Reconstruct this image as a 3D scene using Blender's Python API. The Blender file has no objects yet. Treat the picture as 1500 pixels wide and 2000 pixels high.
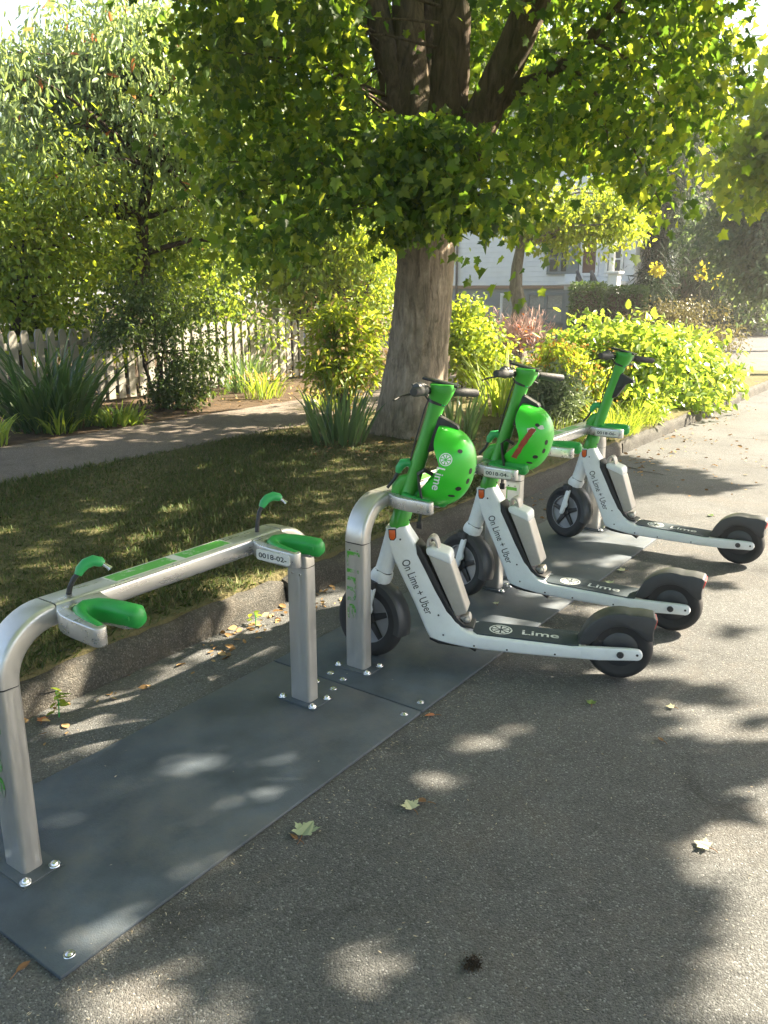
import bpy, bmesh, math, random
import numpy as np
from mathutils import Vector, Matrix
from mathutils.bvhtree import BVHTree

SC = bpy.context.scene
COL = SC.collection
R = math.radians
rng = np.random.default_rng(11)
random.seed(11)

# ------------------------------------------------------------------ camera
# world axes: +Y runs up the street, -X is the planting strip side, z=0 the road
YAW, PITCH, EYE, FPX = R(35.5), R(15.1), 1.6, 1618.0
cam = bpy.data.cameras.new('camera')
cam.sensor_width = 36.0
cam.lens = 36.0 * FPX / 2000.0
cam.clip_start = 0.05
cam.clip_end = 900
cam_ob = bpy.data.objects.new('camera', cam)
COL.objects.link(cam_ob)
cam_ob.location = (0, 0, EYE)
cam_ob.rotation_euler = (R(90) - PITCH, 0, YAW)
SC.camera = cam_ob

# ------------------------------------------------------------------ sky, sun, exposure
SUN_AZ, SUN_EL = R(35), R(38)      # azimuth clockwise from +Y
SUN = Vector((math.sin(SUN_AZ) * math.cos(SUN_EL), math.cos(SUN_AZ) * math.cos(SUN_EL), math.sin(SUN_EL)))
world = bpy.data.worlds.new('World')
SC.world = world
world.use_nodes = True
wn = world.node_tree
bgn = wn.nodes['Background']
sky = wn.nodes.new('ShaderNodeTexSky')
sky.sky_type = 'NISHITA'
sky.sun_disc = False
sky.sun_elevation = SUN_EL
sky.sun_rotation = SUN_AZ
sky.dust_density = 2.5
wn.links.new(sky.outputs[0], bgn.inputs[0])
bgn.inputs[1].default_value = 0.06
sun = bpy.data.lights.new('sun', 'SUN')
sun.energy = 5.0
sun.angle = R(0.53)
sun.color = (1.0, 0.87, 0.66)
sun_ob = bpy.data.objects.new('sun', sun)
COL.objects.link(sun_ob)
sun_ob.rotation_euler = (-SUN).to_track_quat('-Z', 'Y').to_euler()
sun_ob.location = (6, 8, 12)
SC.view_settings.view_transform = 'Standard'
SC.view_settings.look = 'None'
SC.view_settings.gamma = 1.0
SC.view_settings.exposure = 2.86
SC.cycles.max_bounces = 8
SC.cycles.diffuse_bounces = 4
SC.cycles.transmission_bounces = 6

# ------------------------------------------------------------------ surveying: where a sight line meets the place
def sight(x, y):
    a = x - 750; b = 1000 - y
    fw = FPX * math.cos(PITCH) + b * math.sin(PITCH)
    up = -FPX * math.sin(PITCH) + b * math.cos(PITCH)
    return Vector((-math.sin(YAW) * fw + math.cos(YAW) * a, math.cos(YAW) * fw + math.sin(YAW) * a, up))

def far(x, y, d):
    """point d metres away (measured on the ground) on a sight line"""
    r = sight(x, y)
    return r * (d / math.hypot(r.x, r.y)) + Vector((0, 0, EYE))

def on_ground(x, y, z=0.0):
    r = sight(x, y)
    return r * ((z - EYE) / r.z) + Vector((0, 0, EYE))

def on_wall(x, y, wy):
    r = sight(x, y)
    return r * (wy / r.y) + Vector((0, 0, EYE))

RIGHT = Vector((math.cos(YAW), math.sin(YAW), 0))
AHEAD = Vector((-math.sin(YAW), math.cos(YAW), 0))

# ------------------------------------------------------------------ scene graph helpers
def tag(o, label=None, cat=None, group=None, kind=None):
    if label: o['label'] = label
    if cat: o['category'] = cat
    if group: o['group'] = group
    if kind: o['kind'] = kind
    return o

def empty(name, loc=(0, 0, 0), rz=0.0):
    o = bpy.data.objects.new(name, None)
    COL.objects.link(o)
    o.location = loc
    o.rotation_euler = (0, 0, rz)
    o.empty_display_size = 0.1
    return o

def link_mesh(name, me, mat, parent=None, loc=None):
    o = bpy.data.objects.new(name, me)
    COL.objects.link(o)
    if mat is not None and not me.materials:
        me.materials.append(mat)
    if parent is not None:
        o.parent = parent
    if loc is not None:
        o.location = loc
    return o

def kids(o):
    return [c for c in SC.objects if c.parent == o]

def copy_tree(o, parent=None):
    c = o.copy()
    COL.objects.link(c)
    if parent is not None:
        c.parent = parent
    for ch in kids(o):
        copy_tree(ch, c)
    return c

# ------------------------------------------------------------------ mesh builder
class MB:
    def __init__(s):
        s.v = []; s.f = []; s.fm = []; s.cur = 0
    def add(s, vs, fs, M=None):
        n = len(s.v)
        for p in vs:
            p = Vector(p)
            s.v.append(tuple(M @ p if M is not None else p))
        for f in fs:
            s.f.append(tuple(i + n for i in f)); s.fm.append(s.cur)
        return s
    def addbm(s, bm, M=None):
        bm.verts.index_update()
        s.add([v.co.copy() for v in bm.verts], [[v.index for v in f.verts] for f in bm.faces], M)
        bm.free()
        return s
    def box(s, c, size, bevel=0.0, M=None, seg=2):
        bm = bmesh.new()
        bmesh.ops.create_cube(bm, size=1.0)
        for v in bm.verts:
            v.co = Vector((v.co.x * size[0] + c[0], v.co.y * size[1] + c[1], v.co.z * size[2] + c[2]))
        if bevel > 0:
            bmesh.ops.bevel(bm, geom=bm.edges[:], offset=bevel, segments=seg, profile=0.5, affect='EDGES')
        return s.addbm(bm, M)
    def prism(s, pts, a, b, axis='y', bevel=0.0, seg=2, M=None):
        """polygon extruded from a to b: axis y takes pts as (x,z), axis z as (x,y), axis x as (y,z)"""
        def mk(p, t):
            return {'y': (p[0], t, p[1]), 'z': (p[0], p[1], t), 'x': (t, p[0], p[1])}[axis]
        bm = bmesh.new()
        A = [bm.verts.new(mk(p, a)) for p in pts]
        B = [bm.verts.new(mk(p, b)) for p in pts]
        n = len(pts)
        bm.faces.new(A[::-1]); bm.faces.new(B)
        for i in range(n):
            bm.faces.new((A[i], A[(i + 1) % n], B[(i + 1) % n], B[i]))
        bmesh.ops.recalc_face_normals(bm, faces=bm.faces[:])
        if bevel > 0:
            bmesh.ops.bevel(bm, geom=[e for e in bm.edges], offset=bevel, segments=seg, profile=0.5, affect='EDGES', clamp_overlap=True)
        return s.addbm(bm, M)
    def sweep(s, pts, secs, cap=True, up=(0, 0, 1), M=None):
        """sweep; secs: one list of (a,b) section points per path point (or one for all)"""
        pts = [Vector(p) for p in pts]
        if not isinstance(secs[0][0], (tuple, list)):
            secs = [secs] * len(pts)
        n = len(secs[0]); vs = []
        side = None
        for i, p in enumerate(pts):
            t = (pts[min(i + 1, len(pts) - 1)] - pts[max(i - 1, 0)]).normalized()
            if side is None:
                u = Vector(up)
                if abs(t.dot(u)) > 0.95: u = Vector((1, 0, 0)) if abs(t.x) < 0.9 else Vector((0, 1, 0))
                side = t.cross(u).normalized()
            side = (side - t * side.dot(t)).normalized()
            upv = side.cross(t).normalized()
            for a, b in secs[i]:
                vs.append(p + side * a + upv * b)
        fs = []
        for i in range(len(pts) - 1):
            for k in range(n):
                fs.append((i * n + k, i * n + (k + 1) % n, (i + 1) * n + (k + 1) % n, (i + 1) * n + k))
        if cap:
            fs.append(tuple(range(n))[::-1])
            fs.append(tuple((len(pts) - 1) * n + k for k in range(n)))
        return s.add(vs, fs, M)
    def tube(s, pts, r, n=10, cap=True, M=None, flat=1.0):
        rs = r if isinstance(r, (list, tuple)) else [r] * len(pts)
        secs = [[(q * math.cos(2 * math.pi * k / n), q * flat * math.sin(2 * math.pi * k / n)) for k in range(n)] for q in rs]
        return s.sweep(pts, secs, cap, M=M)
    def lathe(s, prof, n=32, axis='y', c=(0, 0, 0), M=None, a0=0.0, a1=2 * math.pi, closed=False):
        """profile of (radius, offset along axis)"""
        full = abs(a1 - a0 - 2 * math.pi) < 1e-6
        m = n if full else n + 1
        vs = []
        for i in range(m):
            t = a0 + (a1 - a0) * i / n
            for r, h in prof:
                p = {'y': (r * math.cos(t), h, r * math.sin(t)), 'z': (r * math.cos(t), r * math.sin(t), h), 'x': (h, r * math.cos(t), r * math.sin(t))}[axis]
                vs.append((p[0] + c[0], p[1] + c[1], p[2] + c[2]))
        k = len(prof); fs = []
        kk = k if closed else k - 1
        for i in range(n):
            j = (i + 1) % m
            for q in range(kk):
                q2 = (q + 1) % k
                fs.append((i * k + q, j * k + q, j * k + q2, i * k + q2))
        if closed and not full:
            fs.append(tuple(range(k))); fs.append(tuple(n * k + q for q in range(k))[::-1])
        return s.add(vs, fs, M)
    def ball(s, c, r, n=12, M=None):
        rr = r if isinstance(r, (tuple, list)) else (r, r, r)
        bm = bmesh.new()
        bmesh.ops.create_uvsphere(bm, u_segments=n, v_segments=max(6, n // 2), radius=1.0)
        for v in bm.verts:
            v.co = Vector((v.co.x * rr[0] + c[0], v.co.y * rr[1] + c[1], v.co.z * rr[2] + c[2]))
        return s.addbm(bm, M)
    def mesh(s, name, smooth=40):
        me = bpy.data.meshes.new(name)
        me.from_pydata(s.v, [], s.f)
        bm = bmesh.new(); bm.from_mesh(me)
        bmesh.ops.remove_doubles(bm, verts=bm.verts[:], dist=1e-6)
        bmesh.ops.recalc_face_normals(bm, faces=bm.faces[:])
        bm.to_mesh(me); bm.free()
        if smooth:
            me.shade_smooth()
            me.set_sharp_from_angle(angle=R(smooth))
        return me
    def build(s, name, mat, parent=None, smooth=40, loc=None):
        return link_mesh(name, s.mesh(name, smooth), mat, parent, loc)

def rrect(w, h, r, n=3):
    out = []
    for cx, cy, a0 in ((w / 2 - r, h / 2 - r, 0), (-w / 2 + r, h / 2 - r, 90), (-w / 2 + r, -h / 2 + r, 180), (w / 2 - r, -h / 2 + r, 270)):
        for k in range(n + 1):
            a = R(a0 + 90 * k / n)
            out.append((cx + r * math.cos(a), cy + r * math.sin(a)))
    return out

def arc(c, r, a0, a1, n):
    return [(c[0] + r * math.cos(R(a0 + (a1 - a0) * k / n)), c[1] + r * math.sin(R(a0 + (a1 - a0) * k / n))) for k in range(n + 1)]

# ------------------------------------------------------------------ lettering
_txt = {}
def text_geo(body, bold=0.0, space=1.0):
    """flat letter shapes, cap height 1, centred: (verts, faces, width)"""
    key = (body, bold, space)
    if key in _txt: return _txt[key]
    cu = bpy.data.curves.new('lettering', 'FONT')
    cu.body = body; cu.size = 1.0; cu.offset = bold; cu.resolution_u = 4
    cu.space_character = space
    cu.extrude = 0.004
    ob = bpy.data.objects.new('lettering', cu)
    COL.objects.link(ob)
    dg = bpy.context.evaluated_depsgraph_get()
    me = bpy.data.meshes.new_from_object(ob.evaluated_get(dg))
    vs = np.array([v.co[:] for v in me.vertices]); fs = [tuple(p.vertices) for p in me.polygons]
    bpy.data.objects.remove(ob); bpy.data.curves.remove(cu); bpy.data.meshes.remove(me)
    x0, x1 = vs[:, 0].min(), vs[:, 0].max()
    vs[:, 0] -= (x0 + x1) / 2
    cap = 0.69
    vs[:, 1] -= cap / 2
    vs /= cap
    _txt[key] = (vs, fs, (x1 - x0) / cap)
    return _txt[key]

def text_on(mb, body, origin, xdir, ydir, h, bold=0.0, space=1.0, width=None):
    vs, fs, w = text_geo(body, bold, space)
    X = Vector(xdir).normalized(); Y = Vector(ydir).normalized(); Z = X.cross(Y)
    O = Vector(origin)
    sx = h if width is None else width / w
    mb.add([O + X * (p[0] * sx) + Y * (p[1] * h) + Z * (p[2] * h) for p in vs], fs)

def slice_geo(seg=8, n=48):
    """a citrus slice: outer ring and eight wedges, radius 1 -> list of (verts2d, faces)"""
    vs = []; fs = []
    for k in range(n):
        a = 2 * math.pi * k / n
        vs += [(math.cos(a), math.sin(a)), (0.86 * math.cos(a), 0.86 * math.sin(a))]
    for k in range(n):
        j = (k + 1) % n
        fs.append((2 * k, 2 * j, 2 * j + 1, 2 * k + 1))
    for q in range(seg):
        a0 = 2 * math.pi * q / seg + 0.10; a1 = 2 * math.pi * (q + 1) / seg - 0.10
        b = len(vs)
        mid = (a0 + a1) / 2
        vs.append((0.16 * math.cos(mid), 0.16 * math.sin(mid)))
        for t in range(5):
            a = a0 + (a1 - a0) * t / 4
            vs.append((0.76 * math.cos(a), 0.76 * math.sin(a)))
        fs.append((b, b + 1, b + 2, b + 3, b + 4, b + 5))
    return vs, fs

# ------------------------------------------------------------------ materials
def newmat(name):
    m = bpy.data.materials.new(name)
    m.use_nodes = True
    nt = m.node_tree
    return m, nt, nt.nodes['Principled BSDF']

def nd(nt, t, **kw):
    n = nt.nodes.new(t)
    for k, v in kw.items():
        if k.startswith('i_'):
            key = k[2:]
            n.inputs[int(key) if key.isdigit() else key].default_value = v
        else:
            setattr(n, k, v)
    return n

def ramp(nt, stops, interp='LINEAR'):
    n = nt.nodes.new('ShaderNodeValToRGB')
    cr = n.color_ramp; cr.interpolation = interp
    while len(cr.elements) < len(stops): cr.elements.new(0.5)
    for e, (p, c) in zip(cr.elements, stops):
        e.position = p
        e.color = (c, c, c, 1) if isinstance(c, (int, float)) else (*c, 1)
    return n

def paint(name, col, rough=0.4, metal=0.0, var=0.06, scale=14.0, dirt=0.0, dirtcol=(0.16, 0.12, 0.08), bump=0.0, bscale=200.0, coat=0.0, spec=0.5):
    m, nt, bs = newmat(name)
    tc = nd(nt, 'ShaderNodeTexCoord')
    no = nd(nt, 'ShaderNodeTexNoise', i_Scale=scale, i_Detail=6.0, i_Roughness=0.65)
    nt.links.new(tc.outputs['Object'], no.inputs['Vector'])
    c0 = tuple(max(0, c * (1 - var * 2)) for c in col); c1 = tuple(min(1, c * (1 + var)) for c in col)
    rp = ramp(nt, [(0.3, c0), (0.7, c1)])
    nt.links.new(no.outputs[0], rp.inputs[0])
    out = rp.outputs[0]
    if dirt > 0:
        n2 = nd(nt, 'ShaderNodeTexNoise', i_Scale=scale * 0.45, i_Detail=9.0, i_Roughness=0.75)
        nt.links.new(tc.outputs['Object'], n2.inputs['Vector'])
        r2 = ramp(nt, [(0.48, 0.0), (0.75, dirt)])
        nt.links.new(n2.outputs[0], r2.inputs[0])
        mx = nd(nt, 'ShaderNodeMix', data_type='RGBA')
        mx.inputs[7].default_value = (*dirtcol, 1)
        nt.links.new(r2.outputs[0], mx.inputs[0]); nt.links.new(out, mx.inputs[6])
        out = mx.outputs[2]
    nt.links.new(out, bs.inputs['Base Color'])
    rr = ramp(nt, [(0.3, max(0.02, rough - 0.07)), (0.75, min(1, rough + 0.1))])
    nt.links.new(no.outputs[0], rr.inputs[0]); nt.links.new(rr.outputs[0], bs.inputs['Roughness'])
    bs.inputs['Metallic'].default_value = metal
    bs.inputs['Specular IOR Level'].default_value = spec
    bs.inputs['Coat Weight'].default_value = coat
    bs.inputs['Coat Roughness'].default_value = 0.12
    if bump > 0:
        n3 = nd(nt, 'ShaderNodeTexNoise', i_Scale=bscale, i_Detail=4.0)
        nt.links.new(tc.outputs['Object'], n3.inputs['Vector'])
        bp = nd(nt, 'ShaderNodeBump', i_Strength=bump, i_Distance=0.004)
        nt.links.new(n3.outputs[0], bp.inputs['Height']); nt.links.new(bp.outputs[0], bs.inputs['Normal'])
    return m

def leafmat(name, cols, trans, mix=0.42, rough=0.45, spec=0.35):
    """leaf blade: reflected colour varies leaf by leaf, light also comes through"""
    m, nt, bs = newmat(name)
    geo = nd(nt, 'ShaderNodeNewGeometry')
    cols = [tuple(min(.9, q * 1.3) for q in c) for c in cols]; trans = [tuple(min(.9, q * 1.3) for q in c) for c in trans]
    n = len(cols)
    rp = ramp(nt, [(i / max(1, n - 1), c) for i, c in enumerate(cols)])
    nt.links.new(geo.outputs['Random Per Island'], rp.inputs[0])
    nt.links.new(rp.outputs[0], bs.inputs['Base Color'])
    bs.inputs['Roughness'].default_value = rough
    bs.inputs['Specular IOR Level'].default_value = spec
    rt = ramp(nt, [(i / max(1, len(trans) - 1), c) for i, c in enumerate(trans)])
    nt.links.new(geo.outputs['Random Per Island'], rt.inputs[0])
    tl = nd(nt, 'ShaderNodeBsdfTranslucent')
    nt.links.new(rt.outputs[0], tl.inputs[0])
    mx = nd(nt, 'ShaderNodeMixShader'); mx.inputs[0].default_value = mix
    nt.links.new(bs.outputs[0], mx.inputs[1]); nt.links.new(tl.outputs[0], mx.inputs[2])
    nt.links.new(mx.outputs[0], nt.nodes['Material Output'].inputs[0])
    return m

def asphalt(name, base, speck=0.4, sand=0.35, scale=1.0, amount=0.90):
    m, nt, bs = newmat(name)
    tc = nd(nt, 'ShaderNodeTexCoord'); P = tc.outputs['Object']
    big = nd(nt, 'ShaderNodeTexNoise', i_Scale=0.9 * scale, i_Detail=8.0, i_Roughness=0.7)
    nt.links.new(P, big.inputs['Vector'])
    r0 = ramp(nt, [(0.3, tuple(c * 0.72 for c in base)), (0.7, tuple(c * 1.25 for c in base))])
    nt.links.new(big.outputs[0], r0.inputs[0])
    # aggregate
    vo = nd(nt, 'ShaderNodeTexVoronoi', i_Scale=220.0 * scale)
    nt.links.new(P, vo.inputs['Vector'])
    sep = nd(nt, 'ShaderNodeSeparateColor')
    nt.links.new(vo.outputs['Color'], sep.inputs[0])
    r1 = ramp(nt, [(0.0, 0.55), (0.5, 1.0), (amount - 0.02, 1.25), (amount, 1.25 + speck * 4), (1.0, 1.25 + speck * 9)])
    nt.links.new(sep.outputs[0], r1.inputs[0])
    mul = nd(nt, 'ShaderNodeMix', data_type='RGBA', blend_type='MULTIPLY'); mul.inputs[0].default_value = 1.0
    mul.clamp_result = False
    # ramps clamp at 1, so scale the aggregate by a math node
    r1b = ramp(nt, [(0.0, 0.16), (0.5, 0.27), (amount - 0.015, 0.33), (amount, 0.33 + speck * 0.8), (1.0, min(1.0, 0.5 + speck))])
    nt.links.new(sep.outputs[0], r1b.inputs[0])
    nt.links.new(r0.outputs[0], mul.inputs[6]); nt.links.new(r1b.outputs[0], mul.inputs[7])
    sc = nd(nt, 'ShaderNodeVectorMath', operation='SCALE'); sc.inputs['Scale'].default_value = 3.6
    nt.links.new(mul.outputs[2], sc.inputs[0])
    nt.nodes.remove(r1)
    # old stains and hairline cracks
    st = nd(nt, 'ShaderNodeTexNoise', i_Scale=2.6 * scale, i_Detail=5.0, i_Roughness=0.6, i_Distortion=1.2)
    nt.links.new(P, st.inputs['Vector'])
    rst = ramp(nt, [(0.30, 0.66), (0.42, 1.0), (0.62, 1.0), (0.75, 0.86)])
    nt.links.new(st.outputs[0], rst.inputs[0])
    wv = nd(nt, 'ShaderNodeTexNoise', i_Scale=3.0 * scale, i_Detail=6.0)
    nt.links.new(P, wv.inputs['Vector'])
    wm = nd(nt, 'ShaderNodeVectorMath', operation='SCALE'); wm.inputs['Scale'].default_value = 0.28
    nt.links.new(wv.outputs['Color'], wm.inputs[0])
    wa = nd(nt, 'ShaderNodeVectorMath', operation='ADD'); nt.links.new(P, wa.inputs[0]); nt.links.new(wm.outputs[0], wa.inputs[1])
    ck = nd(nt, 'ShaderNodeTexVoronoi', feature='DISTANCE_TO_EDGE', i_Scale=0.42 * scale)
    nt.links.new(wa.outputs[0], ck.inputs['Vector'])
    rck = ramp(nt, [(0.0, 0.80), (0.003, 0.92), (0.006, 1.0)])
    nt.links.new(ck.outputs['Distance'], rck.inputs[0])
    ms = nd(nt, 'ShaderNodeMix', data_type='RGBA', blend_type='MULTIPLY'); ms.inputs[0].default_value = 1.0
    nt.links.new(rst.outputs[0], ms.inputs[6]); nt.links.new(rck.outputs[0], ms.inputs[7])
    ms2 = nd(nt, 'ShaderNodeMix', data_type='RGBA', blend_type='MULTIPLY'); ms2.inputs[0].default_value = 1.0
    nt.links.new(sc.outputs[0], ms2.inputs[6]); nt.links.new(ms.outputs[2], ms2.inputs[7])
    # sandy dust and needles lying in the pores
    n2 = nd(nt, 'ShaderNodeTexNoise', i_Scale=1.7 * scale, i_Detail=10.0, i_Roughness=0.78, i_Distortion=0.4)
    nt.links.new(P, n2.inputs['Vector'])
    r2 = ramp(nt, [(0.50, 0.0), (0.72, sand)])
    nt.links.new(n2.outputs[0], r2.inputs[0])
    mx = nd(nt, 'ShaderNodeMix', data_type='RGBA'); mx.inputs[7].default_value = (0.17, 0.125, 0.085, 1)
    nt.links.new(r2.outputs[0], mx.inputs[0]); nt.links.new(ms2.outputs[2], mx.inputs[6])
    nt.links.new(mx.outputs[2], bs.inputs['Base Color'])
    bs.inputs['Roughness'].default_value = 0.85
    bs.inputs['Specular IOR Level'].default_value = 0.3
    ad = nd(nt, 'ShaderNodeTexNoise', i_Scale=160.0 * scale, i_Detail=3.0)
    nt.links.new(P, ad.inputs['Vector'])
    bp = nd(nt, 'ShaderNodeBump', i_Strength=0.55, i_Distance=0.006)
    nt.links.new(ad.outputs[0], bp.inputs['Height'])
    bp2 = nd(nt, 'ShaderNodeBump', i_Strength=0.5, i_Distance=0.004, invert=True)
    nt.links.new(vo.outputs['Distance'], bp2.inputs['Height']); nt.links.new(bp.outputs[0], bp2.inputs['Normal'])
    nt.links.new(bp2.outputs[0], bs.inputs['Normal'])
    return m

def soilmat(name, c0, c1, scale=6.0, bump=0.8):
    m, nt, bs = newmat(name)
    tc = nd(nt, 'ShaderNodeTexCoord')
    no = nd(nt, 'ShaderNodeTexNoise', i_Scale=scale, i_Detail=12.0, i_Roughness=0.75)
    nt.links.new(tc.outputs['Object'], no.inputs['Vector'])
    rp = ramp(nt, [(0.3, c0), (0.7, c1)])
    nt.links.new(no.outputs[0], rp.inputs[0]); nt.links.new(rp.outputs[0], bs.inputs['Base Color'])
    bs.inputs['Roughness'].default_value = 0.95; bs.inputs['Specular IOR Level'].default_value = 0.15
    n3 = nd(nt, 'ShaderNodeTexNoise', i_Scale=scale * 12, i_Detail=6.0)
    nt.links.new(tc.outputs['Object'], n3.inputs['Vector'])
    bp = nd(nt, 'ShaderNodeBump', i_Strength=bump, i_Distance=0.02)
    nt.links.new(n3.outputs[0], bp.inputs['Height']); nt.links.new(bp.outputs[0], bs.inputs['Normal'])
    return m

def barkmat(name, dark, light, scale=1.0, moss=0.0):
    m, nt, bs = newmat(name)
    tc = nd(nt, 'ShaderNodeTexCoord')
    mp = nd(nt, 'ShaderNodeMapping'); mp.inputs['Scale'].default_value = (1, 1, 0.22)
    nt.links.new(tc.outputs['Object'], mp.inputs[0])
    no = nd(nt, 'ShaderNodeTexNoise', i_Scale=16.0 * scale, i_Detail=10.0, i_Roughness=0.7, i_Distortion=0.8)
    nt.links.new(mp.outputs[0], no.inputs['Vector'])
    rp = ramp(nt, [(0.32, dark), (0.5, tuple((a + b) / 2 for a, b in zip(dark, light))), (0.68, light)])
    nt.links.new(no.outputs[0], rp.inputs[0])
    out = rp.outputs[0]
    n2 = nd(nt, 'ShaderNodeTexNoise', i_Scale=2.6 * scale, i_Detail=7.0, i_Roughness=0.7)
    nt.links.new(tc.outputs['Object'], n2.inputs['Vector'])
    r2 = ramp(nt, [(0.45, 0.0), (0.65, moss)])
    nt.links.new(n2.outputs[0], r2.inputs[0])
    mx = nd(nt, 'ShaderNodeMix', data_type='RGBA'); mx.inputs[7].default_value = (0.075, 0.075, 0.035, 1)
    nt.links.new(r2.outputs[0], mx.inputs[0]); nt.links.new(out, mx.inputs[6])
    nt.links.new(mx.outputs[2], bs.inputs['Base Color'])
    bs.inputs['Roughness'].default_value = 0.9; bs.inputs['Specular IOR Level'].default_value = 0.2
    bp = nd(nt, 'ShaderNodeBump', i_Strength=1.0, i_Distance=0.035)
    nt.links.new(no.outputs[0], bp.inputs['Height']); nt.links.new(bp.outputs[0], bs.inputs['Normal'])
    return m

def wornmat(name, col, under, cover=0.5, metal=0.6, scale=40):
    """paint half rubbed off the metal below"""
    m, nt, bs = newmat(name)
    tc = nd(nt, 'ShaderNodeTexCoord')
    no = nd(nt, 'ShaderNodeTexNoise', i_Scale=scale, i_Detail=6.0, i_Roughness=0.7)
    nt.links.new(tc.outputs['Object'], no.inputs['Vector'])
    r = ramp(nt, [(cover - 0.05, 0.0), (cover + 0.05, 1.0)])
    nt.links.new(no.outputs[0], r.inputs[0])
    mx = nd(nt, 'ShaderNodeMix', data_type='RGBA')
    mx.inputs[6].default_value = (*col, 1); mx.inputs[7].default_value = (*under, 1)
    nt.links.new(r.outputs[0], mx.inputs[0]); nt.links.new(mx.outputs[2], bs.inputs['Base Color'])
    ma = nd(nt, 'ShaderNodeMath', operation='MULTIPLY'); ma.inputs[1].default_value = metal
    nt.links.new(r.outputs[0], ma.inputs[0]); nt.links.new(ma.outputs[0], bs.inputs['Metallic'])
    bs.inputs['Roughness'].default_value = 0.42
    return m

def aluminium(name, col=(0.60, 0.585, 0.56), rough=0.36, stretch=(6, 6, 0.6)):
    m, nt, bs = newmat(name)
    tc = nd(nt, 'ShaderNodeTexCoord')
    mp = nd(nt, 'ShaderNodeMapping'); mp.inputs['Scale'].default_value = stretch
    nt.links.new(tc.outputs['Object'], mp.inputs[0])
    no = nd(nt, 'ShaderNodeTexNoise', i_Scale=18.0, i_Detail=4.0, i_Roughness=0.6)
    nt.links.new(mp.outputs[0], no.inputs['Vector'])
    sm = nd(nt, 'ShaderNodeTexNoise', i_Scale=5.0, i_Detail=6.0, i_Roughness=0.6)
    nt.links.new(tc.outputs['Object'], sm.inputs['Vector'])
    rp = ramp(nt, [(0.3, tuple(c * 0.84 for c in col)), (0.7, col)])
    nt.links.new(sm.outputs[0], rp.inputs[0]); nt.links.new(rp.outputs[0], bs.inputs['Base Color'])
    rr = ramp(nt, [(0.3, rough - 0.08), (0.7, rough + 0.12)])
    nt.links.new(no.outputs[0], rr.inputs[0]); nt.links.new(rr.outputs[0], bs.inputs['Roughness'])
    bs.inputs['Metallic'].default_value = 0.75
    bp = nd(nt, 'ShaderNodeBump', i_Strength=0.0, i_Distance=0.002)
    nt.links.new(no.outputs[0], bp.inputs['Height']); nt.links.new(bp.outputs[0], bs.inputs['Normal'])
    return m

M = {}
M['asphalt'] = asphalt('asphalt', (0.095, 0.097, 0.098), speck=0.13, sand=0.20, amount=0.94)
M['far_asphalt'] = asphalt('far asphalt', (0.075, 0.075, 0.076), sand=0.15)
M['sidewalk'] = asphalt('sidewalk concrete', (0.155, 0.13, 0.11), speck=0.12, sand=0.3)
M['kerb'] = asphalt('kerb concrete', (0.052, 0.050, 0.045), speck=0.12, sand=0.30, scale=0.9, amount=0.84)
M['soil'] = soilmat('garden soil', (0.035, 0.024, 0.016), (0.14, 0.10, 0.065))
M['lawn'] = soilmat('thatch', (0.075, 0.078, 0.032), (0.16, 0.135, 0.07), scale=3.0)
M['rubber'] = paint('rubber mat', (0.064, 0.082, 0.104), rough=0.6, var=0.24, scale=4.2, dirt=0.85, dirtcol=(0.125, 0.120, 0.110), bump=0.35, bscale=260)
M['alu'] = aluminium('brushed aluminium')
M['alu_beam'] = aluminium('brushed aluminium rail', col=(0.62, 0.61, 0.60), rough=0.3, stretch=(2.5, 0.35, 2.5))
M['steel'] = paint('bolt steel', (0.7, 0.7, 0.7), rough=0.22, metal=1.0)
M['seam'] = paint('black gasket', (0.02, 0.02, 0.022), rough=0.6)
M['green'] = paint('green rubber', (0.022, 0.30, 0.055), rough=0.42, var=0.05)
M['green_plug'] = paint('green plug', (0.03, 0.34, 0.10), rough=0.4, var=0.05)
M['stem_green'] = paint('green stem paint', (0.05, 0.34, 0.035), rough=0.35, var=0.06, dirt=0.12)
M['helmet_green'] = paint('green helmet shell', (0.035, 0.52, 0.025), rough=0.32, var=0.03, scale=6, coat=0.35)
M['white'] = paint('white frame paint', (0.74, 0.76, 0.77), rough=0.36, var=0.03, dirt=0.22, dirtcol=(0.36, 0.32, 0.27), coat=0.15)
M['silver'] = paint('silver battery case', (0.43, 0.40, 0.365), rough=0.45, metal=0.15, var=0.05, scale=20, dirt=0.15)
M['tyre'] = paint('tyre rubber', (0.022, 0.022, 0.023), rough=0.75, var=0.15, dirt=0.3, dirtcol=(0.06, 0.055, 0.05))
M['fender'] = paint('dark grey plastic', (0.040, 0.042, 0.046), rough=0.42, var=0.1, dirt=0.15, dirtcol=(0.09, 0.08, 0.07))
M['black'] = paint('black plastic', (0.02, 0.02, 0.021), rough=0.45)
M['grip'] = paint('grip rubber', (0.035, 0.035, 0.036), rough=0.65, bump=0.5, bscale=150)
M['rimgrey'] = paint('wheel metal', (0.32, 0.32, 0.33), rough=0.4, metal=0.6)
M['deck'] = paint('deck grip mat', (0.040, 0.056, 0.070), rough=0.75, spec=0.25, bump=0.6, bscale=320, dirt=0.1, dirtcol=(0.10, 0.095, 0.085))
M['orange'] = paint('amber reflector', (0.70, 0.12, 0.02), rough=0.25)
M['red'] = paint('tail lamp lens', (0.40, 0.02, 0.02), rough=0.3)
M['text_dark'] = paint('dark lettering', (0.03, 0.035, 0.04), rough=0.5)
M['text_white'] = paint('white lettering', (0.78, 0.80, 0.80), rough=0.5)
M['text_deck'] = wornmat('deck lettering', (0.62, 0.65, 0.66), (0.05, 0.055, 0.06), cover=0.60, metal=0.0, scale=60)
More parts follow.
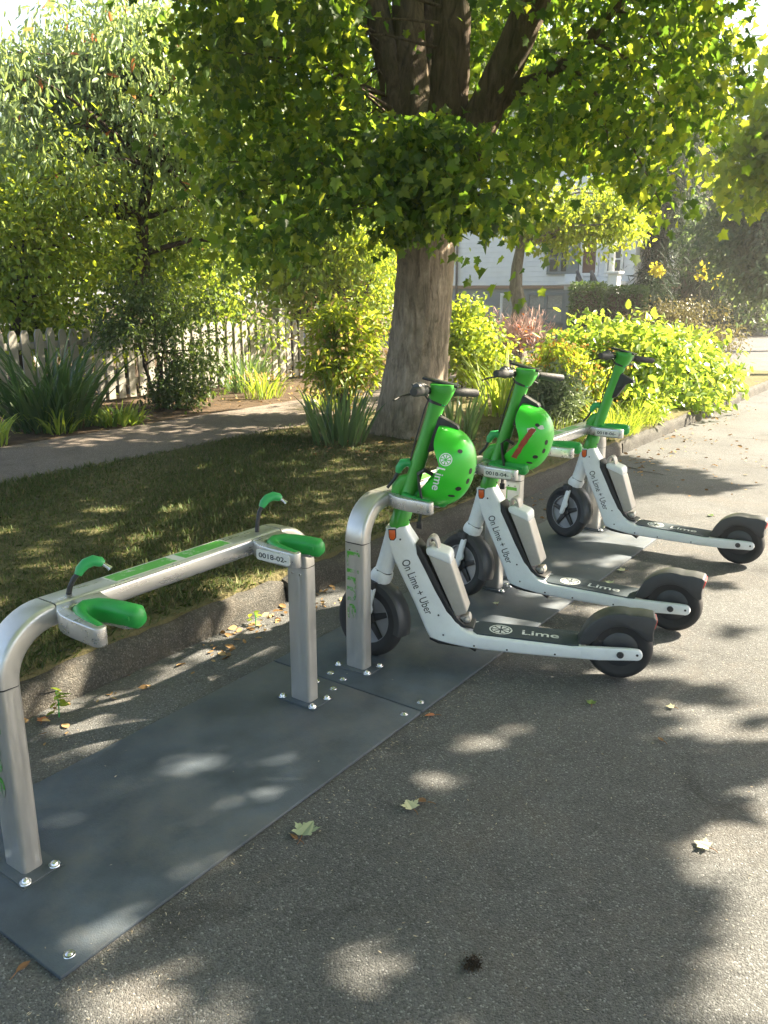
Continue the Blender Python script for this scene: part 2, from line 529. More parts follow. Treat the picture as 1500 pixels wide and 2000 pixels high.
M['text_worn'] = wornmat('worn green lettering', (0.06, 0.30, 0.02), (0.50, 0.48, 0.45), cover=0.50, metal=0.7, scale=28)
M['text_green'] = paint('green lettering', (0.12, 0.42, 0.05), rough=0.5)
M['sticker'] = wornmat('green rail sticker', (0.10, 0.42, 0.06), (0.55, 0.60, 0.52), cover=0.60, metal=0.2, scale=26)
M['plate'] = paint('number plate', (0.72, 0.70, 0.66), rough=0.45, var=0.04)
M['rust_sticker'] = paint('torn red brown sticker', (0.34, 0.055, 0.03), rough=0.7, var=0.2, scale=60)
M['torn'] = paint('torn sticker paper', (0.62, 0.62, 0.58), rough=0.8, var=0.1, scale=80)
M['dash'] = paint('glossy display', (0.015, 0.016, 0.018), rough=0.12)
M['glow'] = paint('clear green band', (0.02, 0.55, 0.12), rough=0.2)
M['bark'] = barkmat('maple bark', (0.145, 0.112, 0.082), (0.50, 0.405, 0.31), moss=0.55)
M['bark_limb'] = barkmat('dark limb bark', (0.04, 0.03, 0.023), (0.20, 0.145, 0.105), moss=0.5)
M['bark_dark'] = barkmat('dark bark', (0.03, 0.023, 0.018), (0.11, 0.08, 0.06), scale=2.0, moss=0.3)
M['bark_grey'] = barkmat('grey bark', (0.10, 0.09, 0.08), (0.30, 0.27, 0.24), scale=1.6, moss=0.2)
M['fence'] = paint('weathered white fence paint', (0.29, 0.275, 0.245), rough=0.7, var=0.1, scale=9, dirt=0.35, dirtcol=(0.22, 0.20, 0.16))

# ================================================================== SETTING
def sheet(name, x0, x1, y0, y1, z, mat, nx=1, ny=1, wob=0.0, seed=0):
    r = np.random.default_rng(seed)
    vs = []; fs = []
    for j in range(ny + 1):
        for i in range(nx + 1):
            vs.append((x0 + (x1 - x0) * i / nx, y0 + (y1 - y0) * j / ny, z + (r.normal() * wob if 0 < i < nx and 0 < j < ny else 0)))
    for j in range(ny):
        for i in range(nx):
            a = j * (nx + 1) + i
            fs.append((a, a + 1, a + nx + 2, a + nx + 1))
    me = bpy.data.meshes.new(name); me.from_pydata(vs, [], fs); me.update()
    o = link_mesh(name, me, mat)
    tag(o, kind='structure')
    return o

LZ = 0.15            # level of the planting strip
sheet('road', -400, 400, -60, 600, 0.0, M['asphalt'])
# raised blocks: strip, path, garden (solid down to the road)
def block(name, x0, x1, y0, y1, z, mat, bevel=0.0):
    mb = MB(); mb.box(((x0 + x1) / 2, (y0 + y1) / 2, (z - 0.3) / 2), (x1 - x0, y1 - y0, z + 0.3), bevel)
    o = mb.build(name, mat, smooth=0)
    tag(o, kind='structure'); return o
block('lawn', -5.98, -2.845, -8, 16.5, LZ, M['lawn'])
block('sidewalk', -7.42, -5.98, -8, 17.0, LZ + 0.004, M['sidewalk'])
block('garden', -60, -7.42, -20, 18.0, LZ - 0.004, M['soil'])
block('far_pavement', -60, -7.5, 24.2, 60, 0.13, M['soil'])
# kerb: a run of rough cast lengths with open joints and a crumbled face
def kerb():
    mb = MB()
    y = -7.0
    r = np.random.default_rng(5)
    while y < 15.5:
        L = 1.9 + r.random() * 0.8
        n = 26
        prof0 = [(-2.96, -0.1), (-2.96, LZ - .012), (-2.93, LZ - 0.008), (-2.87, LZ - 0.012), (-2.82, LZ - 0.022), (-2.795, LZ - 0.05), (-2.783, 0.06), (-2.772, -0.1)]
        dx, dz = r.normal() * 0.008, r.normal() * 0.006
        vs = []; fs = []
        for i in range(n + 1):
            yy = y + L * i / n
            e = 0.02 if i in (0, n) else 0
            for k, (px, pz) in enumerate(prof0):
                w = 0.007 if 2 <= k <= 6 else 0
                vs.append((px + dx + r.normal() * w - e * (k >= 4), yy, pz + dz + r.normal() * w - e * (2 <= k <= 4)))
        k = len(prof0)
        for i in range(n):
            for q in range(k - 1):
                fs.append((i * k + q, i * k + q + 1, (i + 1) * k + q + 1, (i + 1) * k + q))
        fs.append(tuple(range(k))); fs.append(tuple(n * k + q for q in range(k))[::-1])
        mb.add(vs, fs)
        y += L + 0.012
    o = mb.build('kerb', M['kerb'], smooth=60)
    tag(o, kind='structure')
kerb()

# ================================================================== RUBBER BASE MATS
MATX0, MATX1 = -2.35, -1.57
def base_mat(y0, y1, label):
    root = empty('base_mat', ((MATX0 + MATX1) / 2, (y0 + y1) / 2, 0))
    tag(root, label, 'mat', 'rubber base mats under the docking racks')
    hw = (MATX1 - MATX0) / 2; hl = (y1 - y0) / 2
    mb = MB()
    mb.prism([(-hw, -hl), (hw, -hl), (hw, hl), (-hw, hl)], 0.0005, 0.013, 'z', bevel=0.004, seg=2)
    mb.build('mat_sheet', M['rubber'], root, smooth=30)
    for sx, sy in ((hw - 0.045, -hl + 0.055), (hw - 0.045, hl - 0.055), (-hw + 0.28, -hl + 0.05), (-hw + 0.36, -hl + 0.035), (-hw + 0.28, hl - 0.04), (-hw + 0.38, hl - 0.05)):
        b = MB(); b.lathe([(0.0, 0.0185), (0.005, 0.018), (0.009, 0.0155), (0.0105, 0.013)], 14, 'z', (sx, sy, 0))
        b.lathe([(0.016, 0.0128), (0.015, 0.0145), (0.008, 0.0146)], 16, 'z', (sx, sy, 0))
        b.build('bolt', M['steel'], root)
    return root
base_mat(0.87, 2.452, 'dark rubber mat under the empty near docking rack, nearest the camera')
base_mat(2.458, 3.985, 'dark rubber mat under the front wheels of the two scooters with helmets')
base_mat(3.991, 5.52, 'dark rubber mat under the farthest docking rack and the scooter without helmet')

# ================================================================== DOCKING RACKS
RX, RLEN, RTOP = -2.01, 1.22, 0.735      # post centre line, post spacing, beam centre height
def make_rack(y0, label, worn, number, text_white=False, stalks=(True, True)):
    root = empty('docking_rack', (RX, y0, 0.013))
    tag(root, label, 'scooter rack', 'scooter docking racks along the kerb')
    sec = rrect(0.10, 0.062, 0.014)
    zt = RTOP - 0.013; br = 0.155
    for yy, sgn in ((0, 1), (RLEN, -1)):
        p = MB(); p.sweep([(0, yy, 0.0), (0, yy, zt - br - 0.004)], sec, up=(0, 1, 0))
        p.build('post', M['alu'], root)
        g = MB(); g.sweep([(0, yy, zt - br - 0.0042), (0, yy, zt - br + 0.0002)], rrect(0.096, 0.058, 0.012), up=(0, 1, 0))
        g.build('gasket', M['seam'], root)
        pts = [(0, yy + sgn * br * (1 - math.cos(R(a))), zt - br + br * math.sin(R(a))) for a in range(0, 91, 6)]
        b = MB(); b.sweep(pts, sec, up=(0, 1, 0)); b.build('bend', M['alu'], root)
        g = MB(); yb = yy + sgn * br
        g.sweep([(0, yb + sgn * -0.0005, zt), (0, yb + sgn * 0.0045, zt)], rrect(0.096, 0.058, 0.012)); g.build('gasket', M['seam'], root)
        pl = MB(); pl.prism([(-0.095, -0.06), (0.095, -0.06), (0.095, 0.06), (-0.095, 0.06)], 0.0004, 0.0055, 'z', bevel=0.002)
        pl.prism([(-0.1, -0.065), (0.1, -0.065), (0.1, 0.065), (-0.1, 0.065)], 0.0002, 0.0012, 'z')
        pl2 = MB(); pl2.v = [(x, y + yy, z) for x, y, z in pl.v]; pl2.f = pl.f; pl2.fm = pl.fm
        bp = pl2.build('base_plate', M['rubber'], root)
        for bx, by in ((0.078, -0.045), (0.078, 0.045), (-0.078, -0.045), (-0.078, 0.045)):
            bb = MB(); bb.lathe([(0, 0.018), (0.006, 0.017), (0.0105, 0.013), (0.012, 0.0055)], 14, 'z', (bx, by + yy, 0))
            bb.lathe([(0.017, 0.0054), (0.016, 0.0075), (0.01, 0.0076)], 16, 'z', (bx, by + yy, 0))
            bb.build('bolt', M['steel'], root)
        for sx in (-0.018, 0.022):
            sc_ = MB(); sc_.lathe([(0, yy - 0.0345), (0.004, yy - 0.034), (0.005, yy - 0.031)], 10, 'y', (sx, 0, zt - br - 0.03))
            sc_.build('screw', M['steel'], root)
    bm_ = MB(); bm_.sweep([(0, br + 0.004, zt), (0, RLEN - br - 0.004, zt)], sec); bm_.build('rail', M['alu_beam'], root)
    # sticker panel on the rail
    st = MB(); st.prism([(-0.034, 0.36), (0.034, 0.36), (0.034, 0.84), (-0.034, 0.84)], zt + 0.0312, zt + 0.0318, 'z'); s_ = st.build('sticker', M['plate'], root)
    st = MB()
    st.prism([(-0.029, 0.368), (0.029, 0.368), (0.029, 0.60), (-0.029, 0.60)], zt + 0.0319, zt + 0.0324, 'z')
    st.prism([(-0.029, 0.635), (0.029, 0.635), (0.029, 0.832), (-0.029, 0.832)], zt + 0.0319, zt + 0.0324, 'z')
    st.build('printed_panel', M['sticker'], s_)
    for k, yc in enumerate((0.19, 0.95)):
        # forked docking arm
        t = zt
        out = [(0.034, -0.030), (0.052, -0.036), (0.075, -0.052), (0.11, -0.066), (0.16, -0.072), (0.255, -0.074)] + arc((0.262, -0.054), 0.02, -90, 60, 5) + \
              [(0.15, -0.028)] + arc((0.115, 0.005), 0.034, 270, 110, 6) + [(0.16, 0.036), (0.222, 0.046)] + arc((0.226, 0.066), 0.02, -80, 90, 5) + [(0.12, 0.092), (0.08, 0.098), (0.055, 0.106), (0.034, 0.110)]
        a = MB(); a.prism([(p[0], p[1] + yc) for p in out], t - 0.026, t + 0.027, 'z', bevel=0.007, seg=2)
        ao = a.build('docking_arm', M['alu_beam'], root, smooth=50)
        # green rubber liner: near cheek short, far cheek long and thick
        path = [(0.262, -0.048), (0.20, -0.04), (0.15, -0.028), (0.115, -0.008), (0.105, 0.016), (0.125, 0.043), (0.165, 0.058), (0.21, 0.066), (0.258, 0.075)]
        wid = [0.012, 0.013, 0.015, 0.019, 0.024, 0.027, 0.028, 0.028, 0.026]
        hgt = [0.026, 0.028, 0.029, 0.030, 0.032, 0.033, 0.034, 0.034, 0.032]
        pp = [(p[0], p[1] + yc, t + 0.004 + 0.004 * min(i, 5) / 5) for i, p in enumerate(path)]
        secs = [rrect(2 * w, 2 * h, min(w, h) * 0.85, 4) for w, h in zip(wid, hgt)]
        ext0 = Vector(pp[0]) + (Vector(pp[0]) - Vector(pp[1])).normalized() * 0.008
        ext1 = Vector(pp[-1]) + (Vector(pp[-1]) - Vector(pp[-2])).normalized() * 0.014
        pp = [ext0] + pp + [ext1]
        secs = [rrect(0.012, 0.03, 0.005, 4)] + secs + [rrect(0.030, 0.038, 0.014, 4)]
        l = MB(); l.sweep(pp, secs); l.build('rubber_liner', M['green'], ao, smooth=60)
        hb = MB(); hb.box((0.232, yc + 0.044, t + 0.012), (0.05, 0.004, 0.014), 0.0015); hb.build('liner_slot', M['green'], ao)
        if k == 1:
            # number plate on the near cheek
            n0 = Vector((0.115, yc - 0.0785, t)); n1 = Vector((0.255, yc - 0.0745, t))
            xd = (n1 - n0).normalized(); nn = xd.cross(Vector((0, 0, 1)))
            c = (n0 + n1) / 2
            rot = Matrix.Translation(c) @ Matrix(((xd.x, -nn.x, 0, 0), (xd.y, -nn.y, 0, 0), (0, 0, 1, 0), (0, 0, 0, 1)))
            q = MB(); q.prism([(px, pz) for px, pz in rrect(0.145, 0.036, 0.008)], -0.0035, 0.001, 'y', M=rot)
            po = q.build('number_plate', M['plate'], ao, smooth=20)
            q = MB(); text_on(q, number, c + nn * 0.0038 + Vector((-0.001, 0, 0)), xd, (0, 0, 1), 0.0165, bold=0.018, width=0.122)
            q.build('numerals', M['text_dark'], po, smooth=0)
        # lock stalk and plug
        if stalks[k]:
            base = Vector((0.005, yc + 0.035, zt + 0.030))
            if k == 0:
                pth = [base, base + Vector((0.004, 0.004, 0.022)), base + Vector((0.012, 0.014, 0.046)), base + Vector((0.02, 0.03, 0.066))]
            else:
                pth = [base, base + Vector((0.0, 0.004, 0.035)), base + Vector((0.002, 0.012, 0.07)), base + Vector((0.006, 0.03, 0.098))]
            s2 = MB(); s2.tube(pth, [0.008, 0.0075, 0.0075, 0.007], 10); so = s2.build('lock_stalk', M['black'], root)
            e = pth[-1]
            pg = MB()
            pg.tube([e + Vector((0, -0.008, -0.010)), e + Vector((0.002, 0.0, 0.004)), e + Vector((0.008, 0.014, 0.018)), e + Vector((0.02, 0.032, 0.025)), e + Vector((0.033, 0.046, 0.020)), e + Vector((0.038, 0.051, 0.014))],
                    [0.011, 0.0145, 0.016, 0.0165, 0.015, 0.010], 14)
            po = pg.build('plug', M['green_plug'], so)
            pn = MB(); pn.tube([e + Vector((0.034, 0.047, 0.018)), e + Vector((0.046, 0.060, 0.004)), e + Vector((0.050, 0.064, -0.002))], [0.006, 0.006, 0.009], 10)
            pn.build('pin', M['steel'], so)
    # lettering down the near post: the word reads downward, tops of the letters to the right
    tm = M['text_worn'] if worn else M['text_green']
    q = MB()
    if not worn:
        pq = MB(); pq.prism([(-0.045, 0.10), (0.045, 0.10), (0.045, 0.555), (-0.045, 0.555)], -0.0316, -0.031, 'y'); pq.build('sticker', M['plate'], root)
    text_on(q, 'Lime', (0.0, -0.0325, 0.38), (0, 0, -1), (1, 0, 0), 0.066, bold=0.006, width=0.30)
    q.build('lettering', tm, root, smooth=0)
    # small bracket screws on the far bend are part of the bend; done
    return root
make_rack(1.05, 'silver docking rack standing empty nearest the camera, both green plugs loose on stalks', True, '0018-02-')
make_rack(2.63, 'silver docking rack holding the two scooters with green helmets', True, '0018-04-', stalks=(False, False))
make_rack(4.06, 'silver docking rack with bright green lettering, farthest from the camera', False, '0018-06-', stalks=(False, False))

# ================================================================== SCOOTERS
# local frame: x from the front wheel's contact point back to the rear wheel, z up, -y the near side
WB = 1.063
def body_loft():
    #        lower/front edge        upper/rear edge       half width
    S = [((.060, .604), (.150, .616), .043), ((.066, .560), (.162, .592), .047), ((.084, .505), (.183, .560), .050), ((.108, .448), (.214, .512), .052),
         ((.146, .368), (.256, .430), .053), ((.184, .290), (.300, .343), .053), ((.222, .203), (.345, .255), .054), ((.246, .150), (.378, .208), .057),
         ((.262, .126), (.398, .188), .063), ((.300, .117), (.415, .177), .070), ((.350, .110), (.432, .171), .077), ((.420, .102), (.455, .166), .082),
         ((.50, .098), (.50, .163), .084), ((.70, .096), (.70, .158), .085), ((.86, .097), (.86, .154), .085), ((.905, .100), (.905, .152), .083)]
    vs = []; fs = []
    k = 16
    for (l, u, w) in S:
        l = Vector((l[0], 0, l[1])); u = Vector((u[0], 0, u[1]))
        h = (u - l); H2 = h.length / 2; hn = h.normalized(); c = (l + u) / 2
        for a, b in rrect(2 * w, 2 * H2, min(0.014, H2 * 0.6), 3):
            vs.append(c + Vector((0, a, 0)) + hn * b)
    k = len(rrect(1, 1, 0.1, 3))
    for i in range(len(S) - 1):
        for q in range(k):
            fs.append((i * k + q, i * k + (q + 1) % k, (i + 1) * k + (q + 1) % k, (i + 1) * k + q))
    fs.append(tuple(range(k))); fs.append(tuple((len(S) - 1) * k + q for q in range(k)))
    return vs, fs

def stem_at(z, dx=0.0):
    return Vector((0.108 + (z - 0.60) * 0.300 + dx, 0, z))
SDIR = (stem_at(1.2) - stem_at(0.6)).normalized()
SPERP = Vector((SDIR.z, 0, -SDIR.x))       # towards the rider

def make_scooter(helmeted=True):
    root = empty('kick_scooter')
    fr = MB(); fr.add(*body_loft()); fr.build('frame', M['white'], root, smooth=45)
    # swing arms either side of the rear wheel
    for sy in (-1, 1):
        a = MB()
        prof = [(.86, .100), (.98, .101), (1.10, .112), ] + arc((1.128, .138), 0.0245, -80, 80, 6) + [(1.10, .163), (.98, .158), (.86, .152)]
        y0, y1 = (0.058, 0.083)
        a.prism(prof, min(sy * y0, sy * y1), max(sy * y0, sy * y1), 'y', bevel=0.006, seg=2)
        ao = a.build('swing_arm', M['white'], root, smooth=50)
        b = MB(); b.lathe([(0, sy * .093), (.006, sy * .093), (.007, sy * .089), (.013, sy * .089), (.015, sy * .0835)], 18, 'y', (WB, 0, .135)); b.build('axle_nut', M['fender'], ao)
        b = MB(); b.lathe([(0, sy * .0845), (.005, sy * .0845), (.0055, sy * .083)], 12, 'y', (1.130, 0, .140)); b.build('hole', M['black'], ao)
    # deck grip mat with printed slice and word
    dz0, dz1 = .1625, .1535
    def dtop(x): return 0.1632 + (x - 0.5) * (0.1535 - 0.1632) / 0.36 if x < 0.86 else 0.154
    d = MB()
    outl = [(.47, -.070), (.86, -.076), (.895, -.072), (.895, .072), (.86, .076), (.47, .070), (.45, .045), (.45, -.045)]
    bm = bmesh.new()
    top = [bm.verts.new((x, y, dtop(x) + .005)) for x, y in outl]; bot = [bm.verts.new((x, y, dtop(x) - .004)) for x, y in outl]
    bm.faces.new(top); bm.faces.new(bot[::-1])
    for i in range(len(outl)): bm.faces.new((top[i], top[(i + 1) % len(outl)], bot[(i + 1) % len(outl)], bot[i])[::-1])
    d.addbm(bm)
    do = d.build('deck_mat', M['deck'], root, smooth=0)
    q = MB(); V, F = slice_geo()
    q.add([(0.565 + 0.050 * x, 0.0 + 0.050 * y, dtop(0.565 + 0.05 * x) + .0056) for x, y in V], F)
    sl = (dtop(.86) - dtop(.5)) / .36
    text_on(q, 'Lime', (0.735, -0.002, dtop(.735) + .0056), (1, 0, sl), (0, 1, 0), 0.046, bold=0.012, width=0.155)
    q.build('deck_lettering', M['text_deck'], do, smooth=0)
    # frame lettering, running down the near flank
    L = Vector((.13, 0, -.277)).normalized(); U = Vector((-L.z, 0, L.x))
    q = MB(); text_on(q, 'On Lime + Uber', (0.206, -0.0538, 0.352), L, U, 0.036, bold=0.004, width=0.262)
    q.build('frame_lettering', M['text_dark'], root, smooth=0)
    q = MB(); text_on(q, 'On Lime + Uber', (0.206, 0.0538, 0.352), -L, U, 0.036, bold=0.004, width=0.262)
    q.build('frame_lettering', M['text_dark'], root, smooth=0)
    # reflectors
    for sy in (-1, 1):
        rf = MB(); rf.prism([(.078, .598), (.105, .600), (.107, .568), (.098, .556), (.086, .556), (.080, .568)], sy * .044, sy * .0505, 'y', bevel=.002)
        r0 = rf.build('reflector', M['orange'], root)
        rb = MB(); rb.prism([(.075, .602), (.109, .604), (.111, .566), (.101, .552), (.083, .552), (.077, .566)], sy * .043, sy * .0485, 'y', bevel=.002)
        rb.build('reflector_bezel', M['black'], r0)
    # fork: white neck, knuckle cover, two legs
    f = MB()
    f.sweep([(.100, 0, .575), (.082, 0, .515), (.062, 0, .455), (.044, 0, .395)], [rrect(.080, .088, .03), rrect(.078, .080, .03), rrect(.074, .074, .03), rrect(.074, .072, .03)], up=(0, 1, 0))
    f.build('fork_neck', M['white'], root, smooth=60)
    g = MB(); g.sweep([(.0455, 0, .401), (.0435, 0, .396)], rrect(.077, .075, .031), up=(0, 1, 0)); g.build('gasket', M['fender'], root)
    kc = MB()
    kc.sweep([(.050, 0, .400), (.042, 0, .385), (.028, 0, .362), (.012, 0, .345), (.002, 0, .338)],
             [rrect(.078, .078, .03, 4), rrect(.088, .088, .034, 4), rrect(.096, .086, .036, 4), rrect(.090, .068, .03, 4), rrect(.07, .04, .018, 4)], up=(0, 1, 0))
    kc.build('fork_crown', M['white'], root, smooth=60)
    for sy in (-1, 1):
        l = MB()
        l.tube([(.030, sy * .046, .352), (.022, sy * .048, .318)], [.014, .014], 12)
        l1 = l.build('fork_boot', M['black'], root)
        l = MB()
        l.prism([(.005, .315), (.038, .324), (.020, .243), (.026, .225), (.020, .206), (.008, .200), (.004, .178), (-.006, .158), (-.022, .154), (-.030, .164), (-.026, .19)], sy * .040, sy * .058, 'y', bevel=.005, seg=2)
        l.build('fork_leg', M['white'], root, smooth=50)
    # front wheel
    def wheel(name, cx, r, w, hub, dark):
        t = MB()
        prof = []
        for k in range(15):
            a = R(-115 + 230 * k / 14)
            prof.append((r - 0.030 + 0.030 * math.cos(a) ** 1.0 if math.cos(a) > 0 else r - 0.030 + 0.02 * math.cos(a), w / 2 * math.sin(a) / math.sin(R(90))))
        prof = [(r - 0.062, -w * 0.36)] + prof + [(r - 0.062, w * 0.36)]
        t.lathe(prof, 56, 'y', (cx, 0, r))
        wo = t.build(name, M['tyre'], root, smooth=50)
        # shallow tread grooves
        rim = MB()
        if dark:
            rim.lathe([(0, -w * .40), (.03, -w * .42), (r - .075, -w * .40), (r - .058, -w * .30), (r - .058, w * .30), (r - .075, w * .40), (.03, w * .42), (0, w * .40)], 40, 'y', (cx, 0, r))
            rim.build('hub_motor', M['fender'], wo, smooth=40)
        else:
            rim.lathe([(r - .066, -w * .36), (r - .058, -w * .36), (r - .058, w * .36), (r - .066, w * .36)], 48, 'y', (cx, 0, r), closed=True)
            rim.lathe([(.022, -w * .10), (r - .060, -w * .10), (r - .060, w * .10), (.022, w * .10)], 48, 'y', (cx, 0, r), closed=True)
            rim.build('rim', M['rimgrey'], wo, smooth=40)
            sp = MB()
            for q in range(5):
                a = R(20 + 72 * q)
                ca, sa = math.cos(a), math.sin(a)
                pts = [(.0, -.018), (r - .06, -.010), (r - .06, .010), (.0, .018)]
                sp.prism([(cx + x * ca - z * sa, r + x * sa + z * ca) for x, z in pts], -w * .30, w * .30, 'y', bevel=.003)
            sp.lathe([(0, -w * .42), (.022, -w * .42), (.030, -w * .34), (.030, w * .34), (.022, w * .42), (0, w * .42)], 24, 'y', (cx, 0, r))
            sp.build('spokes', M['black'], wo, smooth=40)
        return wo
    wheel('front_wheel', -0.012, .170, .066, .03, False)
    wheel('rear_wheel', WB, .137, .084, .06, True)
    # front mudguard: shell round the back quarter of the wheel
    mg = MB()
    mg.lathe([(.150, -.044), (.178, -.046), (.187, -.036), (.189, 0), (.187, .036), (.178, .046), (.150, .044), (.150, .041), (.176, .042), (.184, .034), (.1855, 0), (.184, -.034), (.176, -.042), (.150, -.041)],
             20, 'y', (-0.012, 0, .170), a0=R(-14), a1=R(96), closed=True)
    mg.build('front_mudguard', M['fender'], root, smooth=50)
    # rear mudguard with lamp
    rg = MB()
    prof = [(.888, .152)] + [(WB + .166 * math.cos(R(a)), .137 + .166 * math.sin(R(a))) for a in range(165, 70, -8)] + [(1.15, .300), (1.192, .294), (1.200, .282), (1.193, .250), (1.190, .222), (1.194, .196), (1.186, .186), (1.16, .196)] + [(WB + .108 * math.cos(R(a)), .137 + .108 * math.sin(R(a))) for a in range(40, 170, 13)] + [(.935, .150)]
    rg.prism(prof, -.050, .050, 'y', bevel=.008, seg=3)
    ro = rg.build('rear_mudguard', M['fender'], root, smooth=50)
    lp = MB(); lp.prism([(1.192, .285), (1.2045, .282), (1.199, .252), (1.195, .240), (1.188, .245)], -.038, .038, 'y', bevel=.003); lp.build('tail_lamp', M['red'], ro)
    # battery pack: black gasket, silver case, cap with carrying loop, latch
    sb = MB(); sb.prism([(.196, .548), (.222, .520), (.262, .440), (.305, .356), (.350, .268), (.382, .222), (.41, .196), (.452, .186), (.455, .178), (.38, .185), (.33, .25), (.28, .34), (.235, .43), (.20, .50)], -.0535, .0535, 'y', bevel=.004)
    so = sb.build('battery_seat', M['seam'], root)
    bt = MB(); bt.prism([(.246, .505), (.338, .474), (.352, .462), (.424, .258), (.418, .246), (.372, .228)], -.051, .051, 'y', bevel=.008, seg=2)
    bo = bt.build('battery_pack', M['silver'], root, smooth=50)
    cp = MB(); cp.prism([(.238, .526), (.262, .534), (.334, .512), (.346, .500), (.350, .462), (.242, .500)], -.054, .054, 'y', bevel=.008, seg=2)
    cp.build('battery_cap', M['white'], bo, smooth=50)
    hp = MB()
    pth = [(.244, 0, .505), (.243, 0, .545), (.246, 0, .557), (.252, 0, .566), (.261, 0, .570), (.270, 0, .567), (.277, 0, .559), (.283, 0, .545), (.291, 0, .508)]
    hp.sweep([Vector(p) for p in pth], rrect(.010, .062, .004), up=(0, 1, 0))
    hp2 = MB(); hp2.v = hp.v; hp2.f = hp.f; hp2.fm = hp.fm
    hp2.build('carry_handle', M['silver'], bo, smooth=50)
    la = MB(); la.prism([(.380, .215), (.428, .232), (.436, .215), (.436, .196), (.40, .190)], -.026, .026, 'y', bevel=.006); la.ball((.418, -.026, .212), .012); la.build('latch', M['silver'], bo, smooth=50)
    # underside skid and kickstand
    sk = MB(); sk.sweep([(.262, 0, .118), (.30, 0, .102), (.37, 0, .096), (.43, 0, .090), (.462, 0, .068)], [rrect(.02, .09, .008)] * 3 + [rrect(.014, .07, .006), rrect(.010, .06, .004)], up=(0, 1, 0))
    sk.build('skid_plate', M['black'], root)
    # stem
    s = MB()
    zs = [.600, .612, .690, .695, .80, 1.00, 1.08, 1.12, 1.155]
    rs = [.043, .0445, .0435, .037, .035, .033, .034, .0365, .0385]
    s.tube([stem_at(z) for z in zs], rs, 22, flat=0.92); st = s.build('stem', M['stem_green'], root, smooth=50)
    cl = MB(); cl.tube([stem_at(z) for z in (.898, .905)], .0365, 22, flat=.93); 
    bx = MB()
    # head cap: flares to the rider, flat top
    bx.sweep([stem_at(1.150), stem_at(1.185, .004), stem_at(1.212, .002), stem_at(1.220, 0)], [rrect(.082, .080, .026), rrect(.094, .092, .026), rrect(.100, .104, .026), rrect(.092, .096, .022)], up=(1, 0, 0))
    ho = bx.build('stem_head', M['stem_green'], root, smooth=50)
    gb = MB(); gb.tube([stem_at(1.138), stem_at(1.150)], .0395, 22, flat=.98); gb.build('collar', M['black'], ho)
    gl = MB(); gl.box(stem_at(1.144) + SPERP * .026 + Vector((0, -.020, 0)), (.02, .022, .010), .002); gl.build('light_band', M['glow'], ho)
    for z in (1.10, 1.07, .65):
        h = MB(); c = stem_at(z) + SPERP * (.0315 if z > .8 else .0395) + Vector((0, -.010, 0)); h.ball(c, (.004, .006, .0055), 10); h.build('button', M['black'], st)
    # display lid lying on the head, brake hoses
    dp = MB(); T = Matrix.Translation(stem_at(1.226, -.012)) @ Matrix.Rotation(R(13), 4, 'Y')
    dp.box((0, 0, 0), (.150, .062, .010), .004, M=T); dp.build('display', M['dash'], ho)
    # handlebar
    hc = stem_at(1.188, -.030)
    hb = MB(); hb.tube([hc + Vector((0.060, -.255, -.004)), hc + Vector((.012, -.12, 0)), hc + Vector((0, -.05, 0)), hc + Vector((0, .05, 0)), hc + Vector((.012, .12, 0)), hc + Vector((.060, .255, -.004))], .0125, 14)
    bar = hb.build('handlebar', M['black'], root)
    for sy in (-1, 1):
        gp = MB(); gp.tube([hc + Vector((.013, sy * .125, 0)), hc + Vector((.015, sy * .13, 0)), hc + Vector((.060, sy * .255, -.004)), hc + Vector((.063, sy * .262, -.004))], [.016, .0185, .0175, .013], 16)
        gp.build('grip', M['grip'], bar)
        ca = MB(); ca.tube([hc + Vector((.003, sy * .085, 0)), hc + Vector((.004, sy * .118, 0))], [.021, .021], 14)
        ca.ball(hc + Vector((-.022, sy * .095, -.012)), (.016, .020, .014), 10)
        ca.build('clamp', M['fender'], bar)
        lv = MB(); lv.sweep([hc + Vector((-.02, sy * .085, -.008)), hc + Vector((-.052, sy * .12, -.018)), hc + Vector((-.060, sy * .17, -.028)), hc + Vector((-.058, sy * .215, -.040))], [rrect(.016, .012, .004), rrect(.015, .010, .004), rrect(.014, .008, .003), rrect(.012, .007, .003)])
        lv.build('brake_lever', M['black'], bar)
        hs = MB(); hs.tube([hc + Vector((-.03, sy * .085, -.010)), hc + Vector((-.075, sy * .055, .022)), hc + Vector((-.080, sy * .02, .030)), hc + Vector((-.045, sy * .012, -.01)), hc + Vector((-.02, sy * .012, -.04))], .0036, 8)
        hs.build('brake_hose', M['black'], bar)
    be = MB(); be.ball(hc + Vector((-.004, -.115, .016)), (.024, .022, .020), 14); be.lathe([(0, -.142), (.018, -.140), (.022, -.130), (.022, -.118)], 16, 'y', (hc.x - .004, 0, hc.z + .010)); be.build('bell', M['fender'], bar)
    # helmet hook on the rider side
    hk = MB(); c = stem_at(1.045)
    hk.prism([(.270, 1.094), (.292, 1.086), (.358, 1.052), (.366, 1.036), (.340, 1.034), (.312, 1.024), (.288, .985), (.262, .945), (.236, .935), (.236, .98)], -.021, .021, 'y', bevel=.004)
    hk.build('helmet_hook', M['black'], root)
    # lock socket on the front of the stem with the plug pushed in and the black lead down to the rack
    c = stem_at(.735)
    lk = MB(); lk.sweep([c - SPERP * .020 + SDIR * -.03, c - SPERP * .045 + SDIR * -.005, c - SPERP * .052 + SDIR * .03, c - SPERP * .040 + SDIR * .065, c - SPERP * .015 + SDIR * .085], [rrect(.05, .04, .016, 4), rrect(.056, .046, .02, 4), rrect(.056, .044, .02, 4), rrect(.05, .04, .018, 4), rrect(.04, .03, .012, 4)], up=(0, 1, 0))
    lk.build('lock_socket', M['stem_green'], root, smooth=60)
    pg = MB(); e = stem_at(.875) - SPERP * .030
